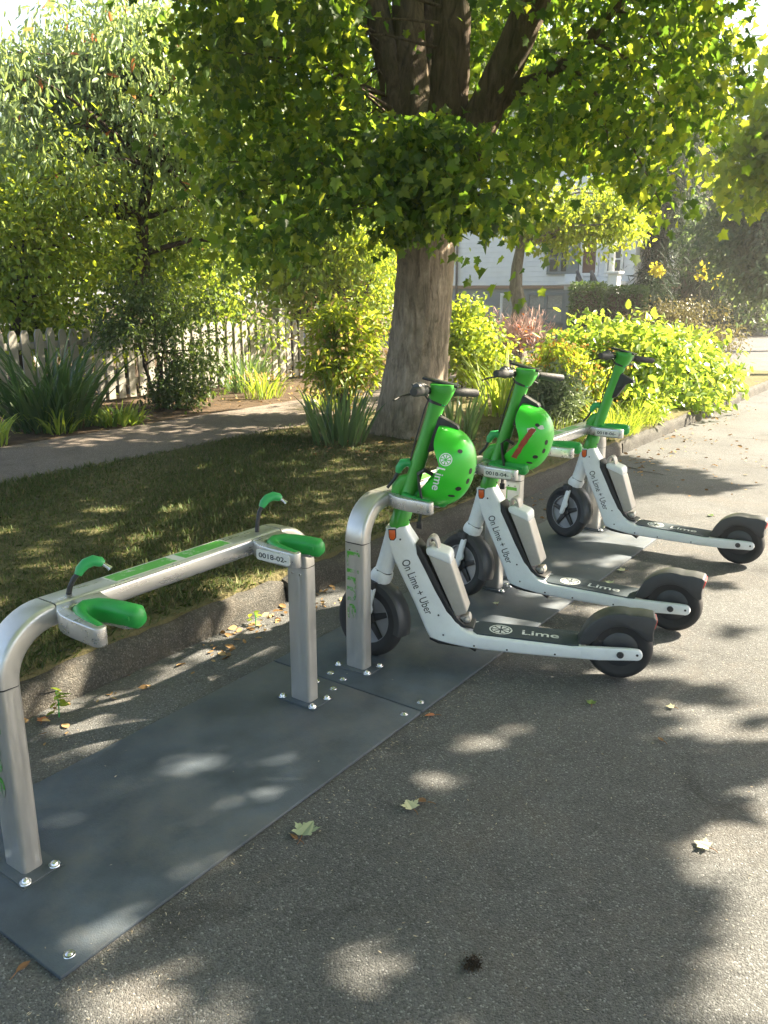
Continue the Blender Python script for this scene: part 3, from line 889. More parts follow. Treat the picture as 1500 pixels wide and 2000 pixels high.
    pg.tube([e + Vector((.010, 0, -.012)), e + Vector((-.012, -.004, .004)), e + Vector((-.032, -.008, .0)), e + Vector((-.048, -.010, -.022)), e + Vector((-.052, -.010, -.040))], [.014, .019, .020, .017, .012], 12)
    po = pg.build('lock_plug', M['green_plug'], root)
    ld = MB(); ld.tube([e + Vector((-.052, -.010, -.036)), e + Vector((-.068, -.014, -.070)), e + Vector((-.095, -.03, -.105))], .0065, 8); ld.build('lock_lead', M['black'], po)
    for (sx, sz, hw) in ((.128, .560, .0505), (.30, .232, .0580), (.325, .150, .0755), (.46, .116, .0838), (.60, .112, .0848), (.80, .112, .0853)):
        for sy in (-1, 1):
            b = MB(); b.lathe([(0, sy * (hw + .0016)), (.0035, sy * (hw + .0014)), (.0045, sy * (hw - .0005))], 10, 'y', (sx, 0, sz)); b.build('screw', M['fender'], root)
    cb = MB(); cb.tube([stem_at(1.17) - SPERP * .036 + Vector((0, -.012, 0)), stem_at(1.10) - SPERP * .041 + Vector((0, -.014, 0)), stem_at(.98) - SPERP * .0385 + Vector((0, -.012, 0)), stem_at(.88) - SPERP * .034 + Vector((0, -.010, 0))], .0032, 8); cb.build('brake_cable', M['black'], root)
    # the steering is locked over to one side
    S0 = stem_at(.6)
    ROT = Matrix.Translation(S0) @ Matrix.Rotation(R(-22), 4, SDIR) @ Matrix.Translation(-S0)
    def turn(o):
        for ch in kids(o):
            turn(ch)
        if o.data: o.data.transform(ROT)
    for ch in kids(root):
        if ch.name.split('.')[0] in ('handlebar', 'front_wheel', 'fork_leg', 'fork_boot', 'fork_crown', 'front_mudguard', 'fork_neck'): turn(ch)
    return root

POSES = [(-2.045, 2.790, 22.7), (-2.085, 3.675, 8.75), (-2.075, 5.015, 3.6)]
SLAB = ['white and green kick scooter nearest the camera, helmet with white lettering on its stem',
        'white and green kick scooter in the middle, its helmet bearing a torn red sticker',
        'white and green kick scooter farthest up the kerb with a bare helmet hook']
proto = make_scooter()
SC_MAT = []
for i, (x, y, a) in enumerate(POSES):
    o = proto if i == 0 else copy_tree(proto)
    o.location = (x, y, 0.013 if i < 0 else 0.006)
    tag(o, SLAB[i], 'scooter', 'rental scooters parked at the racks')
    o.rotation_euler = (0, R(0.0), R(a))
    SC_MAT.append(Matrix.Translation(o.location) @ Matrix.Rotation(R(a), 4, 'Z'))

# ================================================================== HELMETS hanging behind the stems
def helmet(i, label, decal):
    Mw = SC_MAT[i]
    Bv = Vector((.235, 0, .972)).normalized(); Av = Vector((Bv.z, 0, -Bv.x)); Cv = Vector((0, 1, 0))
    C0 = Vector((.285, -.004, .885))
    hb_, hc_, dep = .168, .122, .150
    nu, nv = 96, 28
    def v0(u):
        d = min(abs(((u - math.pi / 2 + math.pi) % (2 * math.pi)) - math.pi), abs(((u + math.pi / 2 + math.pi) % (2 * math.pi)) - math.pi))
        # u=0 is the brow (up the stem); ears at +-90 degrees
        e = math.exp(-(d / 0.42) ** 2)
        nape = 0.12 * max(0, -math.cos(u)) ** 2
        return -0.27 - nape + 0.36 * e
    def P(u, v, k=1.0):
        cv = max(0, math.cos(v)) ** 0.86
        sv = math.sin(v)
        asym = 1.0 + 0.05 * math.cos(u)
        return C0 + Bv * (math.cos(u) * hb_ * cv * k * (1 if math.cos(u) > 0 else 1.04)) + Cv * (math.sin(u) * hc_ * cv * k * (1 + 0.04 * math.cos(2 * u))) + Av * (dep * (sv if sv < 0 else sv ** 0.95) * k)
    vs = []; fs = []
    for j in range(nv):
        t = j / nv
        for q in range(nu):
            u = 2 * math.pi * q / nu
            v = v0(u) + (math.pi / 2 - v0(u)) * t
            vs.append(P(u, v))
    ap = len(vs); vs.append(P(0, math.pi / 2))
    for j in range(nv - 1):
        for q in range(nu):
            fs.append((j * nu + q, j * nu + (q + 1) % nu, (j + 1) * nu + (q + 1) % nu, (j + 1) * nu + q))
    for q in range(nu):
        fs.append(((nv - 1) * nu + q, (nv - 1) * nu + (q + 1) % nu, ap))
    outer_v, outer_f = list(vs), list(fs)
    bvh = BVHTree.FromPolygons([v[:] for v in outer_v], outer_f)
    n0 = len(vs)
    ni = 10
    for j in range(ni):
        for q in range(nu):
            u = 2 * math.pi * q / nu
            v = v0(u) + (math.pi / 2 - v0(u)) * j / ni
            vs.append(P(u, v, 0.955 if j == 0 else 0.88))
    ai = len(vs); vs.append(P(0, math.pi / 2, .88))
    for q in range(nu):
        fs.append((q, n0 + q, n0 + (q + 1) % nu, (q + 1) % nu))
        fs.append((n0 + (ni - 1) * nu + q, ai, n0 + (ni - 1) * nu + (q + 1) % nu))
        for j in range(ni - 1):
            a = n0 + j * nu + q; b = n0 + j * nu + (q + 1) % nu
            fs.append((a, a + nu, b + nu, b))
    base = empty('helmet', Mw @ C0)
    tag(base, label, 'helmet', 'green helmets hanging on the scooters')
    T = Matrix.Translation(-(Mw @ C0)) @ Mw
    mb = MB(); mb.add(vs, fs, T); sh = mb.build('shell', M['helmet_green'], base, smooth=50)
    def surf(b, a, off=0.0012):
        """point on the near flank: b along the brow axis, a towards the crown"""
        o = C0 + Bv * b + Av * a + Cv * -0.5
        h = bvh.ray_cast(o, Cv)
        if h[0] is None: return None
        n = h[1] if h[1].y < 0 else -h[1]
        return h[0] + n * off
    # vents
    vt = MB()
    for b, a, r1, r2 in ((.095, .075, .011, .0085), (.022, .135, .009, .013), (-.022, .135, .009, .013), (-.058, .108, .014, .010), (-.095, .088, .016, .006)):
        for sy in (-1, 1):
            o = C0 + Bv * b + Av * a + Cv * (0.5 * sy)
            h = bvh.ray_cast(o, Cv * -sy)
            if h[0] is None: continue
            n = h[1] if h[1].dot(Cv) * sy > 0 else -h[1]
            t1 = (Bv - n * Bv.dot(n)).normalized(); t2 = n.cross(t1)
            ring = [h[0] + n * .0012 + t1 * r2 * math.cos(R(k * 20)) + t2 * r1 * math.sin(R(k * 20)) for k in range(18)]
            ring2 = [p - n * .004 for p in ring]
            vt.add([T @ p for p in ring + ring2], [tuple(range(18))] + [(k, (k + 1) % 18, 18 + (k + 1) % 18, 18 + k) for k in range(18)])
    vt.build('vent', M['black'], sh, smooth=0)
    # printed or stuck-on marks of the near flank
    def project(pts2, faces, name, mat, off=0.0012):
        out = []
        for b, a in pts2:
            p = surf(b, a, off)
            out.append(T @ (p if p is not None else C0 + Bv * b + Av * a - Cv * .12))
        m_ = MB(); m_.add(out, faces); return m_.build(name, mat, sh, smooth=0)
    def fine(pts, faces):
        bm = bmesh.new()
        vv = [bm.verts.new((p[0], p[1], 0)) for p in pts]
        for f in faces:
            try: bm.faces.new([vv[k] for k in f])
            except ValueError: pass
        bmesh.ops.triangulate(bm, faces=bm.faces[:])
        bmesh.ops.subdivide_edges(bm, edges=[e for e in bm.edges if e.calc_length() > 0.006], cuts=1)
        bmesh.ops.triangulate(bm, faces=bm.faces[:])
        bm.verts.index_update()
        return [(v.co.x, v.co.y) for v in bm.verts], [[v.index for v in f.verts] for f in bm.faces]
    if decal == 'word':
        V, F = slice_geo()
        pv, pf = fine([(.052 + .026 * x, .030 + .026 * y) for x, y in V], F)
        project(pv, pf, 'slice_mark', M['text_white'])
        tv, tf, w = text_geo('Lime', 0.012, 1.0)
        # word runs down the helmet (towards -b), letter tops towards the crown (+a)
        sx = .100 / w
        # keep only the front faces of the letters
        pts = [(-.034 - p[0] * sx, .022 + p[1] * .033) for p in tv]
        zf = [f for f in tf if all(tv[k][2] > 0.0 for k in f)]
        pv, pf = fine(pts, zf)
        project(pv, pf, 'lettering', M['text_white'])
    else:
        n = 14
        r_ = np.random.default_rng(3)
        L1 = [(.075 - .165 * k / n, .052 - .052 * k / n + r_.normal() * .0012) for k in range(n + 1)]
        L2 = [(.075 - .165 * k / n, .052 - .052 * k / n + .026 + r_.normal() * .0015) for k in range(n + 1)]
        project(L1 + L2, [(k, k + 1, n + 2 + k, n + 1 + k) for k in range(n)], 'red_sticker', M['rust_sticker'], .0022)
        ring = [(.064 + .016 * math.cos(R(t)) * (1 + .2 * math.sin(3 * R(t))), .058 + .020 * math.sin(R(t)) * (1 + .15 * math.cos(5 * R(t)))) for t in range(0, 360, 20)]
        pv, pf = fine(ring, [tuple(range(len(ring)))])
        project(pv, pf, 'torn_paper', M['torn'], .0012)
        ring = [(.088 + .010 * math.cos(R(t)), .094 + .012 * math.sin(R(t)) * (1 + .3 * math.cos(3 * R(t)))) for t in range(0, 360, 20)]
        pv, pf = fine(ring, [tuple(range(len(ring)))])
        project(pv, pf, 'scuff', M['torn'], .0010)
    # lining and straps
    ln = MB()
    lv = []; lf = []
    for j in range(6):
        for q in range(nu // 2):
            u = 4 * math.pi * q / nu
            v = v0(u) + 0.10 + (math.pi / 2 - v0(u) - .1) * j / 6
            lv.append(T @ P(u, v, 0.85))
    nn = nu // 2
    for j in range(5):
        for q in range(nn):
            lf.append((j * nn + q, j * nn + (q + 1) % nn, (j + 1) * nn + (q + 1) % nn, (j + 1) * nn + q))
    ln.add(lv, lf); ln.build('lining', M['black'], base)
    s1 = MB()
    a = surf(-.02, .01, .0) or C0
    flat = rrect(.007, .028, .002)
    p0 = C0 - Cv * .10 - Av * .005 - Bv * .025
    pts = [p0, C0 - Cv * .105 - Av * .045 - Bv * .015, C0 - Cv * .10 - Av * .066 - Bv * .040, C0 - Cv * .098 - Av * .050 - Bv * .085, C0 - Cv * .098 - Av * .025 - Bv * .14]
    end = pts[-1] + Vector((-.004, 0, -.05))
    s1.sweep([T @ p for p in pts + [end, end + Vector((-.004, 0, -.055))]], flat, up=(0, 1, 0))
    so = s1.build('strap', M['black'], base)
    bk = MB(); bk.box(T @ (end + Vector((-.003, 0, -.060))), (.026, .012, .030), .003); bk.build('buckle', M['black'], so)
    return base
helmet(0, 'green helmet with white fruit slice and lettering hanging on the nearest scooter', 'word')
helmet(1, 'green helmet with a torn red brown sticker hanging on the middle scooter', 'sticker')

# ================================================================== VEGETATION
def fold(half, z=0.12, droop=0.12):
    """mirror a half outline about the midrib: two folded faces"""
    mid = [p for p in half if abs(p[0]) < 1e-6]
    L = [(x, y, z * x - droop * y * y) for x, y in half]
    n = len(half)
    vs = list(L); idx = list(range(n)); mir = []
    for i, (x, y, zz) in enumerate(L):
        if abs(x) < 1e-6: mir.append(i)
        else:
            mir.append(len(vs)); vs.append((-x, y, zz))
    return np.array(vs), [idx, mir[::-1]]
MAPLE = fold([(0, 0), (.14, -.08), (.30, -.05), (.46, -.06), (.43, .09), (.34, .20), (.49, .26), (.50, .36), (.63, .50), (.46, .50), (.41, .58), (.25, .51), (.30, .66), (.17, .70), (.12, .86), (0, 1.0)], z=.2, droop=.25)
OVATE = fold([(0, 0), (.17, .14), (.27, .38), (.22, .66), (.08, .9), (0, 1.0)])
ROUND = fold([(0, 0), (.28, .12), (.40, .42), (.30, .76), (0, 1.0)], droop=.2)
NARROW = fold([(0, 0), (.10, .12), (.17, .40), (.13, .70), (0, 1.0)], droop=.3)
RHOMB = (np.array([(0, 0, 0), (.26, .45, .05), (0, 1, -.08), (-.26, .45, .05)]), [[0, 1, 2, 3]])
NEEDLE = (np.array([(0, 0, 0), (.05, .5, .0), (0, 1, -.12), (-.05, .5, .0)]), [[0, 1, 2, 3]])

def unit(a):
    return a / np.maximum(1e-9, np.linalg.norm(a, axis=1, keepdims=True))

def np_mesh(name, V, F):
    """V (n,3); F list of equal or mixed faces as flat arrays: [(starts count k, array(m,k))...]"""
    me = bpy.data.meshes.new(name)
    me.vertices.add(len(V)); me.vertices.foreach_set('co', V.astype(np.float32).ravel())
    nl = sum(a.size for a in F); npoly = sum(len(a) for a in F)
    me.loops.add(nl); me.polygons.add(npoly)
    loops = np.concatenate([a.ravel() for a in F]); tot = np.concatenate([np.full(len(a), a.shape[1]) for a in F])
    start = np.concatenate([[0], np.cumsum(tot)[:-1]])
    me.loops.foreach_set('vertex_index', loops.astype(np.int32))
    me.polygons.foreach_set('loop_start', start.astype(np.int32))
    me.polygons.foreach_set('loop_total', tot.astype(np.int32))
    me.update(calc_edges=True)
    return me

def leaf_mesh(name, P, T, N, S, tmpl, r):
    """leaves at P with tip direction T, face normal N, length S"""
    V0, F0 = tmpl
    T = unit(T); X = unit(np.cross(T, N)); Nn = np.cross(X, T)
    curl = r.uniform(.1, 2.3, len(P))[:, None, None]; wide = r.uniform(.8, 1.1, len(P))[:, None, None]
    V = P[:, None, :] + S[:, None, None] * (wide * V0[None, :, 0:1] * X[:, None, :] + V0[None, :, 1:2] * T[:, None, :] + curl * V0[None, :, 2:3] * Nn[:, None, :])
    k = len(V0); n = len(P)
    off = (np.arange(n) * k)[:, None]
    F = [off + np.array(f)[None, :] for f in F0]
    return np_mesh(name, V.reshape(-1, 3), F)

def clump_points(c, rad, nclump, per, rc, r, shell=0.6, flat=0.75):
    """leaf positions in clumps through an ellipsoid (axes: right, ahead, up as seen from the street corner)"""
    d = unit(r.normal(size=(nclump, 3)))
    q = d * (r.random((nclump, 1)) ** shell)
    lop = 1 + 0.16 * np.sin(3 * np.arctan2(d[:, 1], d[:, 0]) + r.random() * 6)[:, None] + 0.12 * r.normal(size=(nclump, 1))
    q = q * lop
    A = np.array([RIGHT, AHEAD, (0, 0, 1)])
    cc = np.array(c)[None] + (q * np.array(rad)[None]) @ A
    P = np.repeat(cc, per, 0) + np.clip(r.normal(size=(nclump * per, 3)), -1.7, 1.7) * rc * np.array([1, 1, flat])
    out = P - np.repeat(cc, per, 0)
    return cc, P, out

def orient(P, out, r, droop=0.5, up=0.8):
    n = len(P)
    T = unit(out) * 0.6 + r.normal(size=(n, 3)) * 0.6 + np.array([0, 0, -droop])
    N = r.normal(size=(n, 3)) * 0.7 + np.array([0, 0, up])
    return T, N

def limb_mesh(mb, a, b, r0, r1, n=8, seg=6, wob=0.06, r=rng):
    a = Vector(a); b = Vector(b); L = (b - a).length
    pts = [a.lerp(b, i / seg) + (Vector(r.normal(size=3)) * wob * L * 0.3 if 0 < i < seg else Vector()) for i in range(seg + 1)]
    mb.tube(pts, [r0 + (r1 - r0) * i / seg for i in range(seg + 1)], n)
    return pts

LM = {}
LM['maple'] = leafmat('maple leaves', [(.022, .050, .012), (.034, .072, .016), (.050, .095, .020), (.070, .115, .024)], [(.08, .16, .015), (.16, .28, .022), (.30, .42, .03), (.46, .50, .035)], mix=.5)
LM['cherry'] = leafmat('cherry leaves', [(.09, .14, .065), (.12, .175, .085), (.16, .21, .11)], [(.24, .33, .07), (.34, .43, .10), (.44, .50, .14)], mix=.45, rough=.38, spec=.5)
LM['red'] = leafmat('dead red leaves', [(.22, .06, .025), (.30, .11, .04)], [(.45, .14, .05), (.5, .2, .06)])
LM['lime'] = leafmat('yellow green leaves', [(.070, .125, .020), (.105, .165, .028), (.15, .20, .035)], [(.26, .36, .02), (.40, .48, .03), (.55, .56, .04)], mix=.45)
LM['mid'] = leafmat('mid green leaves', [(.045, .09, .024), (.070, .12, .030), (.10, .15, .038)], [(.20, .31, .03), (.34, .44, .04), (.46, .50, .06)], mix=.45)
LM['dark'] = leafmat('dark leaves', [(.024, .044, .016), (.038, .066, .022), (.055, .085, .030)], [(.10, .16, .02), (.16, .24, .03), (.22, .28, .04)], mix=.3)
LM['iris'] = leafmat('sword leaves', [(.045, .080, .036), (.065, .105, .045), (.085, .125, .050)], [(.10, .20, .05), (.16, .26, .06), (.22, .32, .07)], mix=.3, rough=.4)
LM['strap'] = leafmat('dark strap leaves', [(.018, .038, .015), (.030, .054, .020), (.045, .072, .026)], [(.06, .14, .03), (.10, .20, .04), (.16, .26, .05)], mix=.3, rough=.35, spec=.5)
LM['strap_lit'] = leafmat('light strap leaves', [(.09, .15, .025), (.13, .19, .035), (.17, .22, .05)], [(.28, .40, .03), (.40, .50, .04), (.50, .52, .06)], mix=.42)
LM['hydrangea'] = leafmat('broad yellow green leaves', [(.065, .125, .022), (.10, .165, .030), (.15, .20, .045)], [(.24, .38, .03), (.36, .48, .04), (.50, .54, .06)], mix=.42, rough=.4, spec=.5)
LM['greygreen'] = leafmat('grey green leaves', [(.075, .10, .060), (.11, .14, .085), (.16, .18, .12)], [(.14, .20, .08), (.2, .26, .1)], mix=.25)
LM['tan'] = leafmat('tan seed heads', [(.26, .17, .07), (.34, .22, .09), (.30, .24, .08)], [(.4, .28, .1), (.48, .34, .12)], mix=.35)
LM['orange'] = leafmat('orange bracts', [(.36, .15, .03), (.42, .20, .05), (.30, .20, .04)], [(.6, .25, .05), (.6, .34, .08)], mix=.4)
LM['pink'] = leafmat('pink plumes', [(.40, .24, .22), (.46, .33, .27), (.42, .20, .20)], [(.5, .32, .3), (.55, .4, .34)], mix=.35)
LM['redorange'] = leafmat('flame flowers', [(.55, .14, .03), (.6, .2, .05)], [(.7, .2, .04), (.7, .3, .06)], mix=.4)
LM['conifer'] = leafmat('conifer sprays', [(.012, .026, .016), (.020, .036, .022), (.030, .048, .028)], [(.03, .06, .025), (.05, .09, .03)], mix=.15, rough=.7, spec=.1)
LM['hedge'] = leafmat('hedge leaves', [(.025, .060, .018), (.040, .080, .022), (.055, .10, .028)], [(.10, .18, .02), (.16, .24, .03)], mix=.3)
LM['brown'] = leafmat('brownish bush leaves', [(.055, .050, .024), (.085, .070, .034), (.065, .075, .03)], [(.14, .12, .04), (.18, .16, .05)], mix=.3)
LM['bluetree'] = leafmat('cool green leaves', [(.028, .056, .034), (.042, .075, .045), (.060, .095, .055)], [(.10, .17, .06), (.16, .24, .07), (.24, .30, .08)], mix=.35)
LM['yellow'] = leafmat('yellow leaves', [(.22, .20, .02), (.30, .25, .03)], [(.6, .55, .03), (.7, .6, .04)], mix=.45)
LM['grass'] = leafmat('grass blades', [(.032, .054, .018), (.050, .076, .026), (.074, .096, .038), (.13, .115, .06)], [(.10, .16, .02), (.14, .20, .03), (.18, .22, .05), (.24, .2, .08)], mix=.3, rough=.6, spec=.2)
LM['litter'] = leafmat('dry leaf litter', [(.12, .07, .03), (.20, .125, .06), (.28, .18, .085), (.34, .24, .13)], [(.2, .1, .03), (.3, .18, .06)], mix=.15, rough=.8, spec=.1)

# ------------------------------------------------------------------ where the sunlight reaches the ground
SHADE = [(-.30, -3), (-.36, 1.0), (-.40, 1.56), (-.41, 1.83), (-.55, 2.08), (-.60, 2.2), (-.50, 2.6), (-.42, 2.85), (-.43, 3.05), (-.60, 3.15), (-.55, 3.5), (-.75, 4.0), (-.85, 4.72), (-1.05, 4.84),
         (-1.55, 4.92), (-1.85, 5.0), (-2.25, 5.6), (-2.2, 6.4), (-1.75, 6.75), (-1.45, 7.15), (-1.9, 7.45), (-2.75, 7.9), (-3.1, 7.6), (-3.6, 7.3), (-4.3, 7.8), (-5.5, 8.0), (-6.0, 8.4), (-7.5, 8.6), (-12, 8.6), (-12, -3)]
def inpoly(P, poly):
    x, y = P[:, 0], P[:, 1]; ins = np.zeros(len(P), bool)
    n = len(poly)
    for i in range(n):
        x0, y0 = poly[i]; x1, y1 = poly[(i + 1) % n]
        if y0 == y1: continue
        c = ((y0 > y) != (y1 > y)) & (x < (x1 - x0) * (y - y0) / (y1 - y0) + x0)
        ins ^= c
    return ins
rs = np.random.default_rng(77)
HOLES = []      # gaps in the leaf cover, as the sun flecks they let through: x, y, rx, ry
for x, y, a, b in [(-.98, 1.36, .10, .075), (-1.23, 1.05, .085, .07), (-1.41, .91, .10, .08), (-1.34, .80, .10, .08), (-.76, 1.30, .07, .06), (-1.82, 1.93, .075, .045), (-1.96, 1.69, .075, .05), (-2.04, 1.45, .075, .055), (-1.76, 1.47, .065, .05), (-1.70, 1.72, .05, .035),
                   (-1.29, 2.38, .05, .05), (-1.28, 2.16, .05, .045), (-1.19, 2.6, .06, .05), (-1.27, 2.0, .06, .04), (-1.62, 1.30, .05, .12), (-1.60, 1.05, .04, .1), (-2.95, 2.68, .14, .20), (-2.63, 2.63, .16, .17), (-2.70, 2.95, .12, .2), (-2.70, 2.31, .13, .11), (-2.55, 2.42, .16, .07), (-2.62, 1.83, .13, .06),
                   (-2.50, 2.10, .15, .05), (-2.42, 1.46, .10, .05), (-2.86, 1.66, .12, .10), (-2.75, 1.52, .14, .1), (-2.52, 1.62, .12, .045), (-2.55, 2.85, .10, .12), (-2.1, 1.60, .12, .02), (-3.6, 2.7, .06, .05), (-4.4, 3.4, .09, .07), (-2.45, 3.2, .12, .14), (-2.62, 3.25, .12, .12)]:
    HOLES.append((x, y, a * (.72 if -2.35 < x < -1.5 else 1), b * (.72 if -2.35 < x < -1.5 else 1)))
for _ in range(70):
    HOLES.append((rs.uniform(-2.35, -.5), rs.uniform(3.35, 5.1), rs.uniform(.04, .10), rs.uniform(.03, .06)))
for _ in range(60):
    HOLES.append((rs.uniform(-1.35, -.40), rs.uniform(2.9, 4.9), rs.uniform(.04, .12), rs.uniform(.03, .07)))
for _ in range(60):
    HOLES.append((rs.uniform(-7.6, -5.85), rs.uniform(2.5, 8.4), rs.uniform(.05, .16), rs.uniform(.05, .15)))
for _ in range(40):
    HOLES.append((rs.uniform(-10.5, -7.6), rs.uniform(3.0, 8.4), rs.uniform(.06, .2), rs.uniform(.06, .2)))
for _ in range(14):
    HOLES.append((rs.uniform(-5.8, -3.0), rs.uniform(1.5, 7.2), rs.uniform(.03, .07), rs.uniform(.03, .07)))
HOLES = np.array(HOLES)
TL = 1 / math.tan(SUN_EL)
def shadow_of(P):
    return np.stack([P[:, 0] - P[:, 2] * TL * math.sin(SUN_AZ), P[:, 1] - P[:, 2] * TL * math.cos(SUN_AZ)], 1)
def shades_ok(P):
    G = shadow_of(P)
    ok = inpoly(G, SHADE)
    for x, y, a, b in HOLES:
        ok &= ((G[:, 0] - x) / (a + .03)) ** 2 + ((G[:, 1] - y) / (b + .03)) ** 2 > 1
    return ok
def to_px(P):
    d = P - np.array([0, 0, EYE])
    a = d @ np.array(RIGHT); fw = d @ np.array(AHEAD); up = d[:, 2]
    dep = fw * math.cos(PITCH) - up * math.sin(PITCH); b = fw * math.sin(PITCH) + up * math.cos(PITCH)
    dep2 = np.where(dep > 0.05, dep, 0.05)
    return 750 + FPX * a / dep2, 1000 - FPX * b / dep2, dep

# ------------------------------------------------------------------ the street maple
def maple():
    r = np.random.default_rng(21)
    base = on_ground(806, 850, LZ)
    base = Vector((-4.72, 7.14, LZ))
    root = empty('maple_tree', base)
    tag(root, 'big street maple with a thick pale trunk and broad lobed leaves, rising behind the scooters', 'tree')
    dt = math.hypot(base.x, base.y)
    inv = Matrix.Translation(-base)
    tr = MB()
    # trunk with ridged bark, buttressed foot
    axis = [far(800, 860, dt), far(806, 800, dt), far(815, 700, dt), far(823, 620, dt), far(830, 520, dt), far(834, 440, dt), far(838, 350, dt), far(842, 270, dt), far(846, 200, dt)]
    axis[0].z = LZ - .15
    rad = [.41, .345, .305, .288, .280, .285, .31, .27, .10]
    nseg, nr = 64, 84
    ph = r.random(9) * 6.28
    vs = []; fs = []
    for j in range(nr + 1):
        t = j / nr * (len(axis) - 1); i = min(int(t), len(axis) - 2); f = t - i
        c = axis[i].lerp(axis[i + 1], f); q = rad[i] + (rad[i + 1] - rad[i]) * f
        low = max(0, 1 - j / nr * 3.2)
        for k in range(nseg):
            a = 2 * math.pi * k / nseg
            w = q * (1 + low * 0.12 * math.sin(4 * a + ph[0]) + 0.03 * math.sin(3 * a + ph[1] + j * .03) + 0.018 * math.sin(17 * a + ph[2] + math.sin(j * .13) * 1.5) + 0.012 * math.sin(29 * a + ph[3] + math.sin(j * .21 + 2 * a)) + 0.012 * r.normal())
            vs.append(c + Vector((math.cos(a) * w, math.sin(a) * w, 0)))
    for j in range(nr):
        for k in range(nseg):
            fs.append((j * nseg + k, j * nseg + (k + 1) % nseg, (j + 1) * nseg + (k + 1) % nseg, (j + 1) * nseg + k))
    tr.add(vs, fs, inv)
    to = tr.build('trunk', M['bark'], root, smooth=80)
    LIMBS = [([(800, 380), (786, 290), (770, 170), (742, 50), (718, -60), (690, -230), (620, -420)], [.19, .17, .14, .125, .12, .10, .06], 0),
             ([(826, 360), (812, 260), (803, 140), (798, 20), (796, -120), (800, -330), (770, -600)], [.20, .185, .165, .15, .14, .11, .06], .02),
             ([(862, 360), (872, 260), (880, 150), (886, 20), (896, -120), (930, -330), (960, -600)], [.20, .19, .175, .16, .15, .12, .06], -.05),
             ([(880, 400), (918, 290), (958, 190), (1004, 90), (1050, -20), (1120, -180), (1220, -380)], [.19, .175, .16, .15, .14, .11, .06], -.15),
             ([(962, 215), (1000, 178), (1050, 158), (1110, 120), (1180, 40), (1270, -80)], [.085, .078, .07, .062, .05, .03], -.2),
             ([(842, 240), (838, 150), (842, 60), (848, -60), (850, -260)], [.16, .15, .13, .12, .08], .28)]
    tips = []
    for pts, rd, dd in LIMBS:
        P = [far(x, y, dt + dd + 0.12 * i * (1 if dd >= 0 else -0.6)) for i, (x, y) in enumerate(pts)]
        # smooth
        Q = []; W = []
        for i in range(len(P) - 1):
            for s in range(5):
                f = s / 5
                p0 = P[max(0, i - 1)]; p1 = P[i]; p2 = P[i + 1]; p3 = P[min(len(P) - 1, i + 2)]
                Q.append(0.5 * ((2 * p1) + (p2 - p0) * f + (2 * p0 - 5 * p1 + 4 * p2 - p3) * f * f + (3 * p1 - p0 - 3 * p2 + p3) * f ** 3))
                W.append(rd[i] + (rd[i + 1] - rd[i]) * f)
        Q.append(P[-1]); W.append(rd[-1])
        lb = MB(); n = 26
        secs = [[(q * math.cos(2 * math.pi * k / n) * (1 + .05 * math.sin(7 * 2 * math.pi * k / n + i * .3) + .03 * r.normal()), q * math.sin(2 * math.pi * k / n) * (1 + .05 * math.sin(5 * 2 * math.pi * k / n) + .03 * r.normal())) for k in range(n)] for i, q in enumerate(W)]
        lb.sweep([inv @ p for p in Q], secs)
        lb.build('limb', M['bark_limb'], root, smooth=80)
        tips.append((Q, W))
    # --- the part of the crown the street sees
    VIS = [(365, -80), (378, 120), (400, 280), (430, 440), (480, 510), (545, 500), (610, 430), (690, 410), (745, 455), (800, 470), (890, 455), (925, 440), (985, 455), (1040, 425), (1090, 345), (1190, 340), (1290, 420), (1345, 320), (1420, 255), (1440, 120), (1440, -80)]
    cl = []
    while len(cl) < 235:
        x = r.uniform(360, 1445); y = r.uniform(-80, 545)
        if not inpoly(np.array([[x, y]]), VIS)[0]: continue
        if 710 < x < 1090 and y < 215 and r.random() < .72: d = r.uniform(9.4, 11.5)
        elif 740 < x < 915 and y > 215: d = r.uniform(6.9, 7.75)
        elif x < 700 and y < 330: d = r.uniform(7.2, 10.8)
        else: d = r.uniform(6.6, 10.8)
        if y > 380 and not (740 < x < 915): d = r.uniform(6.4, 8.6)
        p = far(x, y, d)
        cl.append(p)
    sprigs = [(985, 505, 6.6), (1000, 535, 6.5), (1040, 450, 6.8), (470, 470, 7.2), (520, 480, 7.0), (445, 380, 7.4), (1290, 400, 7.4), (1310, 425, 7.5), (640, 395, 7.3), (575, 450, 7.1), (1240, 330, 7.6), (780, 440, 7.2), (860, 450, 7.2), (770, 400, 7.1), (820, 330, 7.0), (830, 390, 7.0), (800, 280, 7.2), (870, 300, 7.1), (890, 370, 7.1), (770, 330, 7.1), (850, 250, 7.2), (905, 430, 7.1),
              (1140, 300, 9.5), (1090, 270, 9.6), (1180, 340, 9.4), (1030, 330, 9.8), (1060, 390, 9.5), (980, 300, 9.6)]
    for x, y, d in sprigs:
        cl.append(far(x, y, d))
    cl = np.array([p[:] for p in cl])
    per = 105
    P = np.repeat(cl, per, 0)
    rc = np.full(len(P), .27); rc[-len(sprigs) * per:] = .17
    off = r.normal(size=P.shape) * rc[:, None] * np.array([1, 1, .7])
    P = P + off
    px, py, dep = to_px(P)
    wx = px + 34 * np.sin(py / 41 + dep) + 22 * np.sin(py / 15 + 2 * dep); wy = py + 20 * np.sin(px / 23 + 3 * dep) + 10 * np.sin(px / 9)
    keep = (inpoly(np.stack([wx, wy], 1), VIS) | (r.random(len(P)) < np.where(px < 640, .45, .07)))
    # keep the limbs in view free of nearer leaves
    def limbs_show(px, py, dep):
        cx = np.interp(py, [-20, 190, 400], [1050, 958, 890])
        front = ((px > 712) & (px < 925) & (py < 225)) | ((np.abs(px - cx) < 62) & (py < 240) & (py > 30))
        return front & (dep < dt + .25)
